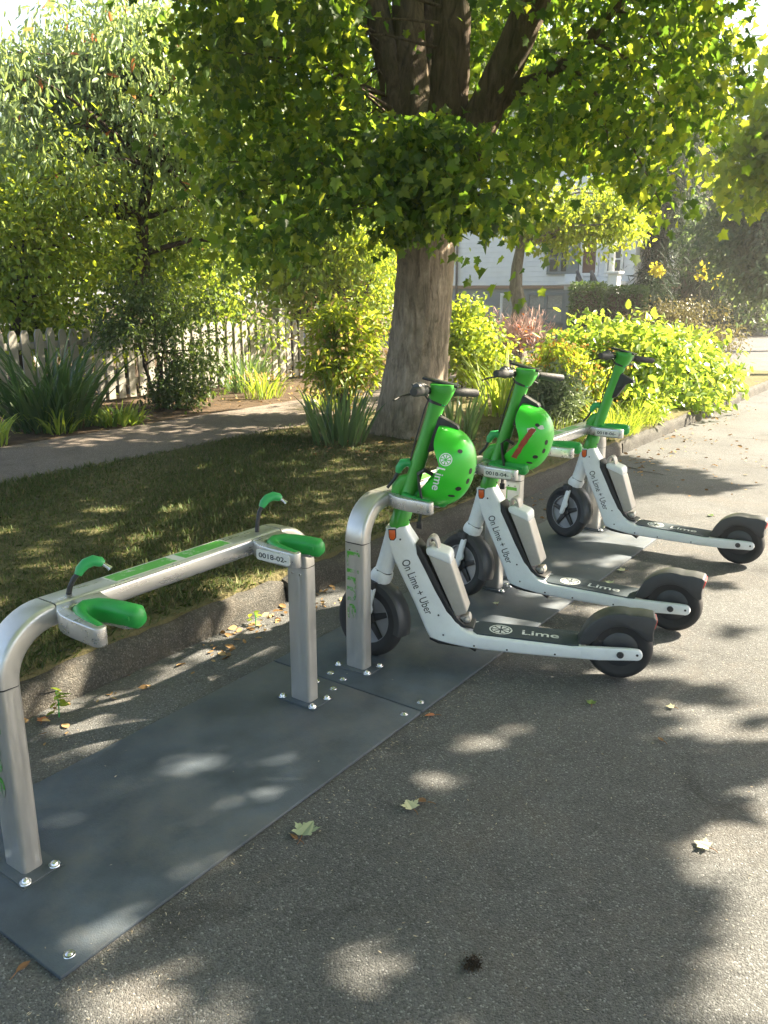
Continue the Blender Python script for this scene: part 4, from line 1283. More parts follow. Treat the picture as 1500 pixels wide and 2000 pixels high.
    keep &= ~(limbs_show(px, py, dep) & (r.random(len(P)) < .95))
    G = shadow_of(P)
    hole = np.zeros(len(P), bool)
    for x, y, a, b in HOLES:
        hole |= ((G[:, 0] - x) / (a + .03)) ** 2 + ((G[:, 1] - y) / (b + .03)) ** 2 < 1
    keep &= ~(hole & ((G[:, 0] > -3.2) | (r.random(len(P)) < .6)))
    P = P[keep]; off = off[keep]
    T, N = orient(P, off, r, droop=.75, up=.75)
    S = r.uniform(.048, .100, len(P))
    # --- overhead boughs that reach over the kerb and the road, mostly above the frame
    n2 = 90000
    G = np.stack([r.uniform(-11.0, -.28, n2), r.uniform(-2.5, 8.6, n2)], 1)
    z = r.uniform(3.3, 6.2, n2)
    P2 = np.stack([G[:, 0] + z * TL * math.sin(SUN_AZ), G[:, 1] + z * TL * math.cos(SUN_AZ), z], 1)
    ok = shades_ok(P2)
    px, py, dep = to_px(P2)
    inview = (px > -90) & (px < 1590) & (py > -90) & (dep > 0)
    wx = px + 34 * np.sin(py / 41 + dep) + 22 * np.sin(py / 15 + 2 * dep); wy = py + 20 * np.sin(px / 23 + 3 * dep) + 10 * np.sin(px / 9)
    ok &= ~inview | inpoly(np.stack([wx, wy], 1), VIS)
    ok &= ~(limbs_show(px, py, dep) & (dep > 0))
    ok &= ~(inview & (G[:, 0] > -7.6) & (r.random(n2) < .6))
    ok &= ~((G[:, 0] < -7.6) & ((G[:, 1] > 6.9) | (r.random(n2) < .2)))
    lawn = G[:, 0] < -3.1
    ok &= ~(lawn & (G[:, 0] > -7.6) & (r.random(n2) < .70))
    ok &= ~((G[:, 0] < -5.9) & (G[:, 0] > -7.6) & (r.random(n2) < .35))
    ok &= r.random(n2) < .62
    P2 = P2[ok]; iv = inview[ok]
    # unseen leaves added above and behind the camera to hold back sky light
    n3 = 11000
    G3 = np.stack([r.uniform(-8, 3.5, n3), r.uniform(-11, -3.0, n3)], 1); z3 = r.uniform(3.8, 7.0, n3)
    P_skyblock = np.stack([G3[:, 0] + z3 * TL * math.sin(SUN_AZ), G3[:, 1] + z3 * TL * math.cos(SUN_AZ), z3], 1)
    qx, qy, qd = to_px(P_skyblock)
    P_skyblock = P_skyblock[~((qx > -90) & (qx < 1590) & (qy > -90) & (qd > 0))]
    P2 = np.concatenate([P2, P_skyblock]); iv = np.concatenate([iv, np.zeros(len(P_skyblock), bool)])
    T2, N2 = orient(P2, r.normal(size=P2.shape), r, droop=.5, up=1.1)
    S2 = np.where(iv, r.uniform(.055, .105, len(P2)), r.uniform(.13, .21, len(P2)))
    def clear(P, T, S):
        """False for leaves of which any part stands in a sun fleck's way"""
        Tn = unit(T); bad = np.zeros(len(P), bool)
        for k in (.15, .5, .85):
            G = shadow_of(P + Tn * (S * k)[:, None])
            for x, y, a, b in HOLES:
                if x < -5.9: continue
                bad |= ((G[:, 0] - x) / (a + .016)) ** 2 + ((G[:, 1] - y) / (b + .016)) ** 2 < 1
        return ~bad
    c1 = clear(P, T, S); P, T, N, S = P[c1], T[c1], N[c1], S[c1]
    c2 = clear(P2, T2, S2); P2, T2, N2, S2 = P2[c2], T2[c2], N2[c2], S2[c2]
    me = leaf_mesh('crown', np.concatenate([P, P2]) - np.array(base), np.concatenate([T, T2]), np.concatenate([N, N2]), np.concatenate([S, S2]), MAPLE, r)
    link_mesh('crown', me, LM['maple'], root)
    print('maple leaves', len(P), len(P2))
    # --- boughs and twigs
    br = MB()
    cpx, cpy, cdep = to_px(cl)
    for c, x_, y_, d_ in list(zip(cl, cpx, cpy, cdep))[::2]:
        if (690 < x_ < 1090 and y_ < 330 and d_ < dt + .8) or y_ > 420: continue
        c = Vector(c)
        q, w = min(tips, key=lambda t: min((p - c).length for p in t[0]))
        i = min(range(len(q)), key=lambda k: (q[k] - c).length)
        m_ = q[i].lerp(c, .5) + Vector(r.normal(size=3)) * .08 + Vector((0, 0, .10))
        br.tube([inv @ q[i], inv @ m_, inv @ c], [.018, .010, .004], 6)
    for tgt in ((.8, 5.6, 4.4), (2.2, 5.8, 4.7), (2.6, 7.6, 5.0), (1.2, 8.8, 5.2), (-.4, 7.0, 4.6), (0.4, 10.6, 5.4), (3.0, 6.6, 4.6), (-1.8, 9.5, 5.3), (1.8, 4.4, 4.2), (-1.0, 5.0, 4.6)):
        q, w = tips[3] if tgt[0] > -1.5 else tips[2]
        i = len(q) - 1 - r.integers(8)
        a = q[i]; b = Vector(tgt)
        pts = [a.lerp(b, k / 8) + Vector((0, 0, .5 * math.sin(math.pi * k / 8))) + Vector(r.normal(size=3)) * .06 for k in range(9)]
        br.tube([inv @ p for p in pts], [.07 - .06 * k / 8 for k in range(9)], 8)
        for _ in range(7):
            s = pts[r.integers(3, 9)]
            e = s + Vector((r.normal() * .9, r.normal() * .9, r.normal() * .35))
            br.tube([inv @ s, inv @ (s.lerp(e, .5) + Vector((0, 0, .06))), inv @ e], [.02, .012, .005], 6)
    br.build('twigs', M['bark_limb'], root, smooth=60)
maple()

# ------------------------------------------------------------------ other woody plants
def woody(name, label, cat, foot, crowns, tmpl, size, lm, bark, tr=0.08, seed=1, droop=.5, up=.8, nbranch=14, group=None, extra=None, stems=None, part=('trunk', 'crown'), lean=0.0):
    """crowns: list of (centre, radii, clumps, leaves per clump, clump radius)"""
    r = np.random.default_rng(seed)
    foot = Vector(foot)
    root = empty(name, foot); tag(root, label, cat, group)
    Ps, Os, Cs = [], [], []
    for c, rad, nc, per, rc in crowns:
        cc, P, o = clump_points(c, rad, nc, per, rc, r)
        k = P[:, 2] > foot.z + .03
        Ps.append(P[k]); Os.append(o[k]); Cs.append(cc)
    P = np.concatenate(Ps); O = np.concatenate(Os); C = np.concatenate(Cs)
    T, N = orient(P, O, r, droop, up)
    S = size * r.uniform(.6, 1.2, len(P))
    me = leaf_mesh(part[1], P - np.array(foot), T, N, S, tmpl, r)
    link_mesh(part[1], me, lm, root)
    st = MB()
    ns = stems or 1
    for s in range(ns):
        cen = Vector(crowns[s % len(crowns)][0]); rad = crowns[s % len(crowns)][1]
        a = Vector((r.normal() * .06 * (ns > 1), r.normal() * .06 * (ns > 1), -.05))
        top = cen - foot + Vector((r.normal() * rad[0] * .3, r.normal() * rad[1] * .3, 0)) * (1 if ns > 1 else .1) + Vector((0, 0, rad[2] * .35))
        seg = 8
        pts = [a.lerp(top, i / seg) + (Vector(r.normal(size=3)) * .05 * (top - a).length * .25 if 0 < i < seg else Vector()) for i in range(seg + 1)]
        rr = [tr * (1 - .75 * i / seg) for i in range(seg + 1)]; rr[0] *= 1.25
        st.tube(pts, rr, 10)
        for c in C[r.permutation(len(C))[:max(1, nbranch // ns)]]:
            c = Vector(c) - foot
            i = min(range(2, seg + 1), key=lambda k: (pts[k] - c).length)
            m_ = pts[i].lerp(c, .5) + Vector((0, 0, .08 * (c - pts[i]).length)) + Vector(r.normal(size=3)) * .04
            st.tube([pts[i], m_, c], [rr[i] * .5 + .003, rr[i] * .32 + .002, .003], 6)
    st.build(part[0], bark, root, smooth=70)
    if extra:
        for nm, n, sz, tm, mt, sc in extra:
            idx = r.integers(len(C), size=n); Pe = C[idx] + r.normal(size=(n, 3)) * sc
            Te, Ne = orient(Pe, r.normal(size=Pe.shape), r, .6, .3)
            tag(link_mesh(nm, leaf_mesh(nm, Pe - np.array(foot), Te, Ne, sz * r.uniform(.6, 1.2, n), tm, r), mt, root), kind='stuff')
    return root

def gz(x, y, d, z):
    p = far(x, y, d); p.z = z; return p

BD, BG = M['bark_dark'], M['bark_grey']
SH = ('stems', 'foliage')
SH = ('stem', 'foliage')
# behind the fence, left
woody('cherry_tree', 'tall cherry with narrow hanging leaves and a few red ones, top left behind the fence', 'tree', gz(235, 640, 12.6, .14),
      [(far(300, 250, 12.6), (2.1, 2.0, 1.25), 130, 70, .26), (far(90, 300, 12.8), (1.3, 1.6, 1.0), 66, 66, .26), (far(230, 100, 12.8), (1.2, 1.0, .6), 80, 56, .22), (far(90, 150, 12.7), (.9, .9, .5), 44, 52, .2), (far(330, 60, 12.7), (.8, .9, .5), 34, 50, .2), (far(60, 190, 12.9), (.8, .8, .45), 16, 40, .2), (far(470, 290, 12.8), (1.2, 1.5, 1.4), 70, 60, .3)], NARROW, .115, LM['cherry'], BD, tr=.15, seed=31, droop=1.1, nbranch=150,
      extra=[('dead_leaves', 260, .15, NARROW, LM['red'], .25)])
woody('leafy_tree', 'sunlit yellow green tree at the far left behind the fence', 'tree', gz(20, 660, 12.0, .14),
      [(far(60, 440, 12.0), (1.25, 1.1, .95), 95, 60, .24), (far(20, 560, 12.2), (1.0, 1.0, .7), 50, 60, .22)], OVATE, .095, LM['lime'], BD, tr=.085, seed=32, nbranch=26)
woody('leafy_tree', 'yellow green bushy tree behind the middle of the fence with bare crossing branches', 'tree', gz(250, 660, 13.0, .14),
      [(far(280, 520, 13.0), (1.35, .9, .9), 80, 60, .24), (far(400, 480, 13.6), (1.0, .9, .85), 55, 60, .24)], OVATE, .085, LM['mid'], BD, tr=.07, seed=33, nbranch=26, stems=2)
woody('laurel_shrub', 'bright leafy shrub rising over the fence left of the maple trunk', 'shrub', gz(640, 660, 14.8, .14),
      [(far(660, 490, 14.8), (1.1, .9, .85), 75, 60, .25), (far(560, 545, 14.6), (.95, .7, .6), 50, 55, .22), (far(720, 580, 14.8), (.65, .8, .85), 45, 55, .22)], OVATE, .10, LM['lime'], BD, tr=.06, seed=34, nbranch=24, stems=3, part=SH)
woody('leafy_tree', 'dark crowned tree behind the laurel, between the cherry and the maple', 'tree', gz(580, 640, 15.5, .14),
      [(far(580, 380, 15.5), (1.6, 1.5, 1.6), 90, 60, .32), (far(690, 330, 16), (1.4, 1.5, 1.6), 80, 60, .32)], OVATE, .13, LM['mid'], BD, tr=.13, seed=35, nbranch=30)
woody('garden_shrub', 'low green shrub peeping between the fence pickets at the left', 'shrub', gz(110, 700, 12.1, .14), [(far(110, 650, 12.1), (1.3, .5, .6), 60, 50, .2)], OVATE, .09, LM['lime'], BD, tr=.03, seed=36, stems=3, part=SH)
woody('garden_shrub', 'low green shrub behind the fence beside the dark bush', 'shrub', gz(400, 700, 13.6, .14), [(far(400, 640, 13.6), (1.3, .5, .7), 60, 50, .2)], OVATE, .09, LM['mid'], BD, tr=.03, seed=37, stems=3, part=SH)
woody('backdrop_tree', 'hazy tree far behind the cherry at the left edge', 'tree', gz(60, 620, 21, .14), [(far(40, 400, 21), (2.6, 2, 2.7), 110, 55, .45), (far(-60, 330, 21), (1.4, 2, 1.2), 30, 55, .45)], OVATE, .2, LM['mid'], BD, tr=.2, seed=38)
woody('backdrop_tree', 'pale green tree far behind the fence middle', 'tree', gz(330, 620, 22, .14), [(far(330, 450, 22), (3.0, 2, 2.6), 150, 55, .5)], OVATE, .2, LM['lime'], BD, tr=.2, seed=39)
woody('backdrop_tree', 'far tree behind the laurel shrub, left of the maple trunk', 'tree', gz(640, 620, 24, .14), [(far(600, 470, 24), (3.0, 2, 2.6), 120, 55, .5), (far(720, 380, 24), (2.2, 2, 3.4), 110, 55, .5)], OVATE, .22, LM['lime'], BD, tr=.2, seed=40)
woody('backdrop_tree', 'tall tree seen through the maple crown right of its trunk', 'tree', gz(1010, 600, 33, .14), [(far(1000, 230, 33), (4.2, 2.5, 4.6), 200, 50, .7)], OVATE, .32, LM['lime'], BD, tr=.3, seed=41)
# in front of the fence
woody('dark_shrub', 'dark small leaved shrub with thin stems standing before the picket fence', 'shrub', (-8.75, 7.15, .14),
      [(far(325, 640, 11.0), (.68, .45, .42), 36, 54, .11), (far(365, 720, 10.9), (.50, .45, .42), 40, 56, .10), (far(228, 640, 10.9), (.5, .35, .28), 22, 52, .10), (far(290, 590, 11.1), (.75, .45, .35), 32, 52, .11), (far(340, 770, 10.7), (.55, .4, .18), 26, 50, .1)], OVATE, .055, LM['dark'], BD, tr=.03, seed=42, nbranch=30, stems=5, part=SH)
woody('yellow_shrub', 'yellow green shrub with tan seed heads beside the sidewalk, left of the maple', 'shrub', gz(670, 790, 9.4, .15),
      [(far(668, 645, 9.9), (.40, .40, .26), 34, 50, .11), (far(665, 715, 9.6), (.42, .38, .32), 40, 45, .11)], NARROW, .11, LM['lime'], BD, tr=.015, seed=43, stems=5, part=SH, droop=.3,
      extra=[('seed_heads', 1300, .06, RHOMB, LM['tan'], .17)])
woody('vine_shrub', 'tall loose shrub with small light leaves just right of the maple trunk', 'shrub', gz(915, 740, 11.6, .15),
      [(far(915, 660, 11.6), (.34, .4, .5), 30, 45, .10), (far(905, 610, 11.7), (.14, .3, .30), 9, 26, .07), (far(940, 700, 11.4), (.45, .4, .35), 30, 50, .12)], ROUND, .065, LM['lime'], BD, tr=.015, seed=44, stems=4, part=SH)
woody('hydrangea_bush', 'big broad leaved yellow green bush, the near half beside the third scooter', 'shrub', gz(1200, 830, 10.3, .12),
      [(far(1150, 690, 10.8), (.62, .6, .42), 56, 44, .14), (far(1250, 700, 10.6), (.62, .6, .42), 56, 44, .14), (far(1200, 780, 10.1), (.70, .5, .30), 50, 42, .13)], OVATE, .105, LM['hydrangea'], BD, tr=.015, seed=45, stems=6, part=SH, droop=.35, up=1.1, nbranch=40)
woody('hydrangea_bush', 'big broad leaved yellow green bush spilling over the kerb end, the far half', 'shrub', gz(1360, 800, 12.0, .08),
      [(far(1310, 690, 12.2), (.72, .8, .42), 60, 44, .15), (far(1372, 735, 12.2), (.38, .7, .48), 40, 44, .14), (far(1335, 790, 11.4), (.42, .5, .28), 32, 40, .13)], OVATE, .11, LM['hydrangea'], BD, tr=.015, seed=46, stems=6, part=SH, droop=.35, up=1.1, nbranch=40)
woody('grey_bush', 'grey green fine leaved bush behind the middle scooter handlebar', 'shrub', gz(1085, 850, 8.9, .15),
      [(far(1085, 780, 9.0), (.36, .32, .30), 50, 60, .08), (far(1050, 815, 8.9), (.26, .3, .18), 24, 50, .08)], NARROW, .07, LM['greygreen'], BD, tr=.01, seed=47, stems=6, part=SH, droop=-.3)
woody('spurge_bush', 'bush with orange brown flower bracts behind the middle scooter', 'shrub', gz(1090, 830, 9.9, .15),
      [(far(1085, 715, 9.8), (.30, .28, .22), 30, 40, .08), (far(1150, 760, 9.7), (.26, .28, .28), 22, 40, .08)], NARROW, .085, LM['lime'], BD, tr=.01, seed=48, stems=5, part=SH,
      extra=[('bracts', 900, .05, RHOMB, LM['orange'], .13)])
woody('pink_plume_plant', 'pink plumed plant with flame coloured flowers before the house window', 'plant', gz(1010, 740, 12.8, .15),
      [(far(1010, 665, 12.8), (.55, .4, .32), 40, 40, .10)], NEEDLE, .16, LM['pink'], BD, tr=.01, seed=49, stems=5, part=SH, droop=-.9,
      extra=[('flowers', 150, .07, RHOMB, LM['redorange'], .10)])
# beyond the cross street
woody('small_street_tree', 'small tree with a pale straight trunk and light leaves before the white house', 'tree', gz(1012, 640, 17.5, .1),
      [(far(1012, 420, 17.5), (.8, .9, .45), 40, 55, .2), (far(1120, 432, 17.8), (1.55, 1.2, .60), 90, 60, .22), (far(1190, 400, 18), (.75, .9, .55), 40, 50, .22)], OVATE, .11, LM['lime'], BG, tr=.21, seed=50, nbranch=30)
woody('conifer_tree', 'broad dark conifer right of the white house', 'tree', gz(1330, 630, 31, .1),
      [(far(1330, 480, 31), (2.6, 2, 2.6), 160, 70, .40), (far(1330, 250, 31), (1.6, 1.5, 2.8), 110, 70, .36)], NEEDLE, .42, LM['conifer'], BD, tr=.35, seed=51, droop=.9, up=.4)
woody('conifer_tree', 'dark conifer behind the porch, left of the broad one', 'tree', gz(1285, 630, 27.5, .1),
      [(far(1280, 430, 27.5), (.75, .9, 2.9), 120, 70, .30), (far(1262, 590, 26.5), (.5, .6, .8), 40, 60, .2)], NEEDLE, .45, LM['conifer'], BD, tr=.3, seed=52, droop=.9, up=.4)
woody('conifer_tree', 'dark tall conifer at the far right, its dark foot in the hedge', 'tree', gz(1430, 630, 34, .1),
      [(far(1420, 520, 34), (2.2, 2, 2.0), 120, 70, .42), (far(1400, 330, 35), (1.3, 1.5, 3.4), 100, 70, .4)], NEEDLE, .45, LM['conifer'], BD, tr=.3, seed=53, droop=.9, up=.4)
woody('street_tree', 'cool green leafy tree at the right edge over the cross street', 'tree', gz(1560, 640, 25, .1),
      [(far(1470, 440, 25), (1.35, 1.3, 1.5), 100, 60, .30), (far(1560, 350, 25), (1.6, 1.5, 2.2), 90, 60, .35), (far(1490, 545, 25), (.9, 1, .7), 40, 50, .28)], OVATE, .17, LM['bluetree'], BD, tr=.2, seed=54)
woody('maple_tree', 'second maple reaching in at the upper right edge with yellow lit leaves', 'tree', gz(1700, 680, 17, .1),
      [(far(1530, 300, 17), (.85, 1, 1.0), 44, 34, .28), (far(1640, 180, 17), (1.6, 1.5, 1.9), 60, 34, .35)], MAPLE, .2, LM['lime'], M['bark'], tr=.22, seed=55)
woody('yellow_bush', 'small bright yellow bush glowing in front of the conifers', 'shrub', gz(1365, 630, 27, .1), [(far(1370, 530, 27), (.12, .2, .22), 8, 26, .06), (far(1285, 525, 25.5), (.22, .2, .12), 7, 26, .07), (far(1405, 545, 27), (.12, .2, .2), 5, 20, .08)], OVATE, .11, LM['yellow'], BD, tr=.02, seed=56, stems=3, part=SH)
woody('brown_bush', 'rounded brownish bush at the corner beyond the yellow green bush', 'shrub', gz(1310, 680, 20, .1), [(far(1315, 632, 20), (.95, .8, .55), 110, 60, .13), (far(1400, 660, 21), (.7, .8, .4), 40, 50, .15)], RHOMB, .07, LM['brown'], BD, tr=.03, seed=57, stems=4, part=SH, droop=.9)
woody('dark_hedge', 'long dark hedge closing the view across the far road', 'hedge', gz(1440, 655, 32, .1), [(far(1440, 610, 32), (2.0, .8, .9), 120, 50, .3), (far(1560, 610, 34), (1.6, .8, 1.0), 60, 50, .3), (far(1330, 610, 33), (2, .8, .9), 60, 50, .3)], RHOMB, .17, LM['dark'], BD, tr=.04, seed=58, stems=4, part=SH)

# clipped hedges by the house
def hedge(x0, x1, y0, ybot, d, label, seed):
    r = np.random.default_rng(seed)
    a = far(x0, ybot, d); b = far(x1, ybot, d); a.z = b.z = .1
    h = far(x0, y0, d).z
    c = (a + b) / 2; root = empty('clipped_hedge', c); tag(root, label, 'hedge', 'clipped hedges before the porch')
    w = (b - a).length; n = 7500
    q = r.uniform(-1, 1, (n, 3)); ax = r.integers(3, size=n); sgn = np.where(r.random(n) < .5, -1, 1)
    q[np.arange(n), ax] = sgn * (1 - r.random(n) ** 2 * .35)
    e1 = np.array((b - a).normalized()); e2 = np.array([-e1[1], e1[0], 0])
    P = q[:, 0:1] * e1 * w / 2 + q[:, 1:2] * e2 * .5 + np.array([0, 0, 1]) * ((q[:, 2:3] * .5 + .5) * (h - .1))
    P += r.normal(size=P.shape) * .03
    T, N = orient(P, q, r, .2, .4)
    link_mesh('foliage', leaf_mesh('foliage', P, T, N, r.uniform(.05, .1, n), RHOMB, r), LM['hedge'], root)
    core = MB(); core.box((0, 0, (h - .1) * .45), (w * .86, .7, (h - .1) * .9), .08, M=Matrix.Rotation(math.atan2(e1[1], e1[0]), 4, 'Z')); core.build('branches', M['soil'], root)
hedge(1112, 1172, 556, 660, 22.5, 'clipped box hedge under the blue corner of the house', 61)
hedge(1176, 1256, 562, 660, 22.8, 'clipped box hedge below the porch stairs', 62)

# ------------------------------------------------------------------ strap and sword leaved clumps
def blades(name, label, cat, base, n, h, spread, width, lm, seed, curl=.5, lean=.35, group=None, flowers=None, kind_tip=.05):
    r = np.random.default_rng(seed)
    base = Vector(base); root = empty(name, base); tag(root, label, cat, group)
    seg = 6; V = []; F = []
    for i in range(n):
        a = r.uniform(0, 2 * math.pi); q = spread * math.sqrt(r.random())
        p = np.array([q * math.cos(a), q * math.sin(a), 0.0])
        L = h * r.uniform(.55, 1.1); az = a + r.normal() * .6; ln = lean * r.uniform(.2, 1.5); cu = curl * r.uniform(.4, 1.6)
        dirh = np.array([math.cos(az), math.sin(az), 0]); face = az + math.pi / 2 + r.normal() * .9
        sd = np.array([math.cos(face), math.sin(face), 0]); w = width * r.uniform(.7, 1.2)
        b0 = len(V); ang = ln
        for s in range(seg + 1):
            t = s / seg
            ww = w * (1 - t ** 2.2) ** .8 * (.55 + .45 * min(1, t * 4)) / 2
            if s < seg:
                V.append(p - sd * ww); V.append(p + sd * ww)
            else: V.append(p.copy())
            ang = ln + cu * t * t * 2
            p = p + (dirh * math.sin(ang) + np.array([0, 0, 1]) * math.cos(ang)) * L / seg
        for s in range(seg - 1):
            k = b0 + 2 * s; F.append((k, k + 1, k + 3, k + 2))
        k = b0 + 2 * (seg - 1); F.append((k, k + 1, k + 2))
    me = bpy.data.meshes.new('leaves'); me.from_pydata([tuple(v) for v in V], [], F); me.shade_smooth()
    link_mesh('foliage', me, lm, root)
    if flowers:
        nm, m_, sz, hh, mt = flowers
        P = np.stack([r.normal(size=m_) * spread * .8, r.normal(size=m_) * spread * .8, hh * r.uniform(.75, 1.1, m_)], 1)
        T, N = orient(P, P, r, -.5, .2)
        tag(link_mesh(nm, leaf_mesh(nm, P, T, N, sz * r.uniform(.6, 1.2, m_), RHOMB, r), mt, root), kind='stuff')
    return root
blades('iris_clump', 'grey green sword leaved iris clump at the foot of the maple, on its left', 'plant', (-4.98, 6.22, LZ), 74, .62, .26, .038, LM['iris'], 71, curl=.22, lean=.38)
blades('iris_clump', 'dark sword leaved iris clump on the right of the maple foot, behind the nearest handlebar', 'plant', (-4.15, 7.05, LZ), 46, .60, .20, .036, LM['iris'], 72, curl=.2, lean=.35)
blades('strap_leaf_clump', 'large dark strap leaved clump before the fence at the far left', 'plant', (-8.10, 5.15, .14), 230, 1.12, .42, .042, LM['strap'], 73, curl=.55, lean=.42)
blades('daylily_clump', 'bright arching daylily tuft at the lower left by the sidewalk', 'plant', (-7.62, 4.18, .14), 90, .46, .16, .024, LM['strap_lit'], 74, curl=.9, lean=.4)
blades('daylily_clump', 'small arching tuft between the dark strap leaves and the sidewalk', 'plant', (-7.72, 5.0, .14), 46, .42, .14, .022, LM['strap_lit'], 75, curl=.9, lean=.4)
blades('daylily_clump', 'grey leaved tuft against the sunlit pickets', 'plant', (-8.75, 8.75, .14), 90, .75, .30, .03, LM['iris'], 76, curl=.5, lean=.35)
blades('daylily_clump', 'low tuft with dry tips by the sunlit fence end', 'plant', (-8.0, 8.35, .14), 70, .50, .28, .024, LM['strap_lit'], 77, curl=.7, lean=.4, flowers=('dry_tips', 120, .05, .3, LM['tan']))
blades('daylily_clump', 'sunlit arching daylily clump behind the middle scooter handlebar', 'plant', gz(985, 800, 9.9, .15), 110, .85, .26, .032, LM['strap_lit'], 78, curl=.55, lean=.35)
blades('daylily_clump', 'yellow lit upright tuft between the spurge and the hydrangea', 'plant', gz(1130, 820, 9.7, .15), 60, .8, .16, .03, LM['strap_lit'], 79, curl=.3, lean=.25)
blades('grass_tuft', 'fine grass tuft hanging over the kerb beside the third scooter', 'plant', (-3.02, 8.35, LZ), 260, .42, .26, .010, LM['strap_lit'], 80, curl=1.0, lean=.5)
blades('grass_tuft', 'fine pale grass tuft at the kerb further up', 'plant', (-3.05, 9.1, LZ), 240, .40, .26, .010, LM['strap_lit'], 81, curl=1.0, lean=.5)
blades('kerb_plant', 'small broad leaved plant hanging over the kerb behind the middle scooter', 'plant', (-2.98, 5.75, LZ), 26, .30, .07, .035, LM['strap_lit'], 82, curl=1.1, lean=.7)
blades('ground_plant', 'low leafy ground plant at the sidewalk edge on the left', 'plant', (-7.75, 5.75, .14), 160, .30, .30, .03, LM['mid'], 83, curl=.9, lean=.6)
blades('ground_plant', 'low plants with dry tips under the yellow shrub', 'plant', (-6.55, 8.1, LZ), 150, .34, .34, .022, LM['strap_lit'], 84, curl=.7, lean=.5, flowers=('dry_tips', 160, .05, .22, LM['tan']))
blades('grass_tuft', 'sunlit dry grass behind the rear of the farthest rack', 'plant', (-3.35, 7.6, LZ), 260, .30, .30, .009, LM['strap_lit'], 86, curl=.8, lean=.6)

def weed(name, label, base, h, n, sz, seed):
    r = np.random.default_rng(seed); base = Vector(base); root = empty(name, base); tag(root, label, 'weed', 'weeds growing at the foot of the kerb')
    P = np.stack([r.normal(size=n) * h * .16, r.normal(size=n) * h * .16, h * np.linspace(.25, 1, n)], 1)
    T = np.stack([r.normal(size=n), r.normal(size=n), r.normal(size=n) * .2 + .1], 1); N = np.tile([0, 0, 1.0], (n, 1)) + r.normal(size=(n, 3)) * .2
    link_mesh('foliage', leaf_mesh('foliage', P, T, N, sz * r.uniform(.7, 1.2, n), OVATE, r), LM['lime'], root)
    s = MB(); s.tube([(0, 0, -.01), (.004, .003, h * .5), (0, 0, h)], [.003, .0025, .0015], 6); s.build('stem', M['green'], root)
weed('weed', 'small green weed at the kerb behind the nearest rack post', (-2.70, 1.62, 0), .115, 14, .042, 91)
weed('weed', 'small green weed at the cracked part of the kerb', (-2.72, 2.72, 0), .07, 8, .035, 92)

# ------------------------------------------------------------------ grass and litter
def grass():
    r = np.random.default_rng(101)
    n = 120000
    X = r.uniform(-6.02, -2.83, n); Y = .6 + 7.6 * r.random(n) ** 1.15
    # worn, dry ground towards the maple and along the kerb
    pat = np.sin(X * 2.1 + 1.3 * np.sin(Y * 1.7)) + np.sin(Y * 2.3 + X * 1.1)
    keep = (Y < 6.0 + .35 * pat) | (r.random(n) < .22)
    keep &= (X < -2.87 + .04 * np.sin(Y * 5)) | (r.random(n) < .3)
    X, Y = X[keep], Y[keep]; n = len(X)
    L = r.uniform(.022, .056, n) * (1 + .25 * np.sin(X * 3 + Y * 2)); a = r.uniform(0, 2 * math.pi, n); ln = r.uniform(.3, 1.25, n)
    T = np.stack([np.cos(a) * np.sin(ln), np.sin(a) * np.sin(ln), np.cos(ln)], 1)
    N = np.stack([-np.sin(a), np.cos(a), np.zeros(n)], 1)[:, :] * .3 + np.stack([np.cos(a) * np.cos(ln), np.sin(a) * np.cos(ln), np.sin(ln)], 1)
    tm = (np.array([(-.035, 0, 0), (.035, 0, 0), (.028, .5, .03), (0, 1, -.12), (-.028, .5, .03)]), [[0, 1, 2, 3, 4]])
    P = np.stack([X, Y, np.full(n, LZ - .004)], 1)
    me = leaf_mesh('grass', P, T, N, L, tm, r)
    o = link_mesh('grass', me, LM['grass']); tag(o, 'short dull green lawn grass of the planting strip', 'grass', kind='stuff')
grass()

def flat_scatter(name, label, cat, pts, sizes, tmpl, mat, seed, tilt=.35):
    r = np.random.default_rng(seed); n = len(pts)
    a = r.uniform(0, 2 * math.pi, n)
    T = np.stack([np.cos(a), np.sin(a), r.normal(size=n) * tilt * .5], 1)
    N = np.stack([r.normal(size=n) * tilt, r.normal(size=n) * tilt, np.ones(n)], 1)
    o = link_mesh(name, leaf_mesh(name, pts, T, N, sizes, tmpl, r), mat); tag(o, label, cat, kind='stuff'); return o
r_ = np.random.default_rng(111)
def pile(n, x0, x1, y0, y1, z):
    return np.stack([r_.uniform(x0, x1, n), r_.uniform(y0, y1, n), np.full(n, z) + r_.uniform(.003, .012, n)], 1)
lit = [pile(80, -2.77, -2.55, 2.3, 3.4, 0), pile(110, -2.77, -2.3, 6.2, 9.4, 0), pile(60, -2.4, -1.4, 6.6, 9.8, 0), pile(110, -4.6, -3.0, 5.6, 7.4, LZ + .01), pile(20, -2.77, -2.5, 1.2, 2.3, 0), pile(90, -2.75, -2.4, 3.4, 6.2, 0), pile(160, -8.6, -7.45, 4.6, 8.5, .14), pile(160, -3.3, -2.4, 9.2, 12.5, 0.0), pile(120, -5.6, -4.2, 5.6, 6.6, LZ + .01)]
lit = np.concatenate(lit)
flat_scatter('leaf_litter', 'dry tan leaf litter gathered along the kerb', 'leaf litter', lit, r_.uniform(.02, .06, len(lit)), OVATE, LM['litter'], 112, .5)
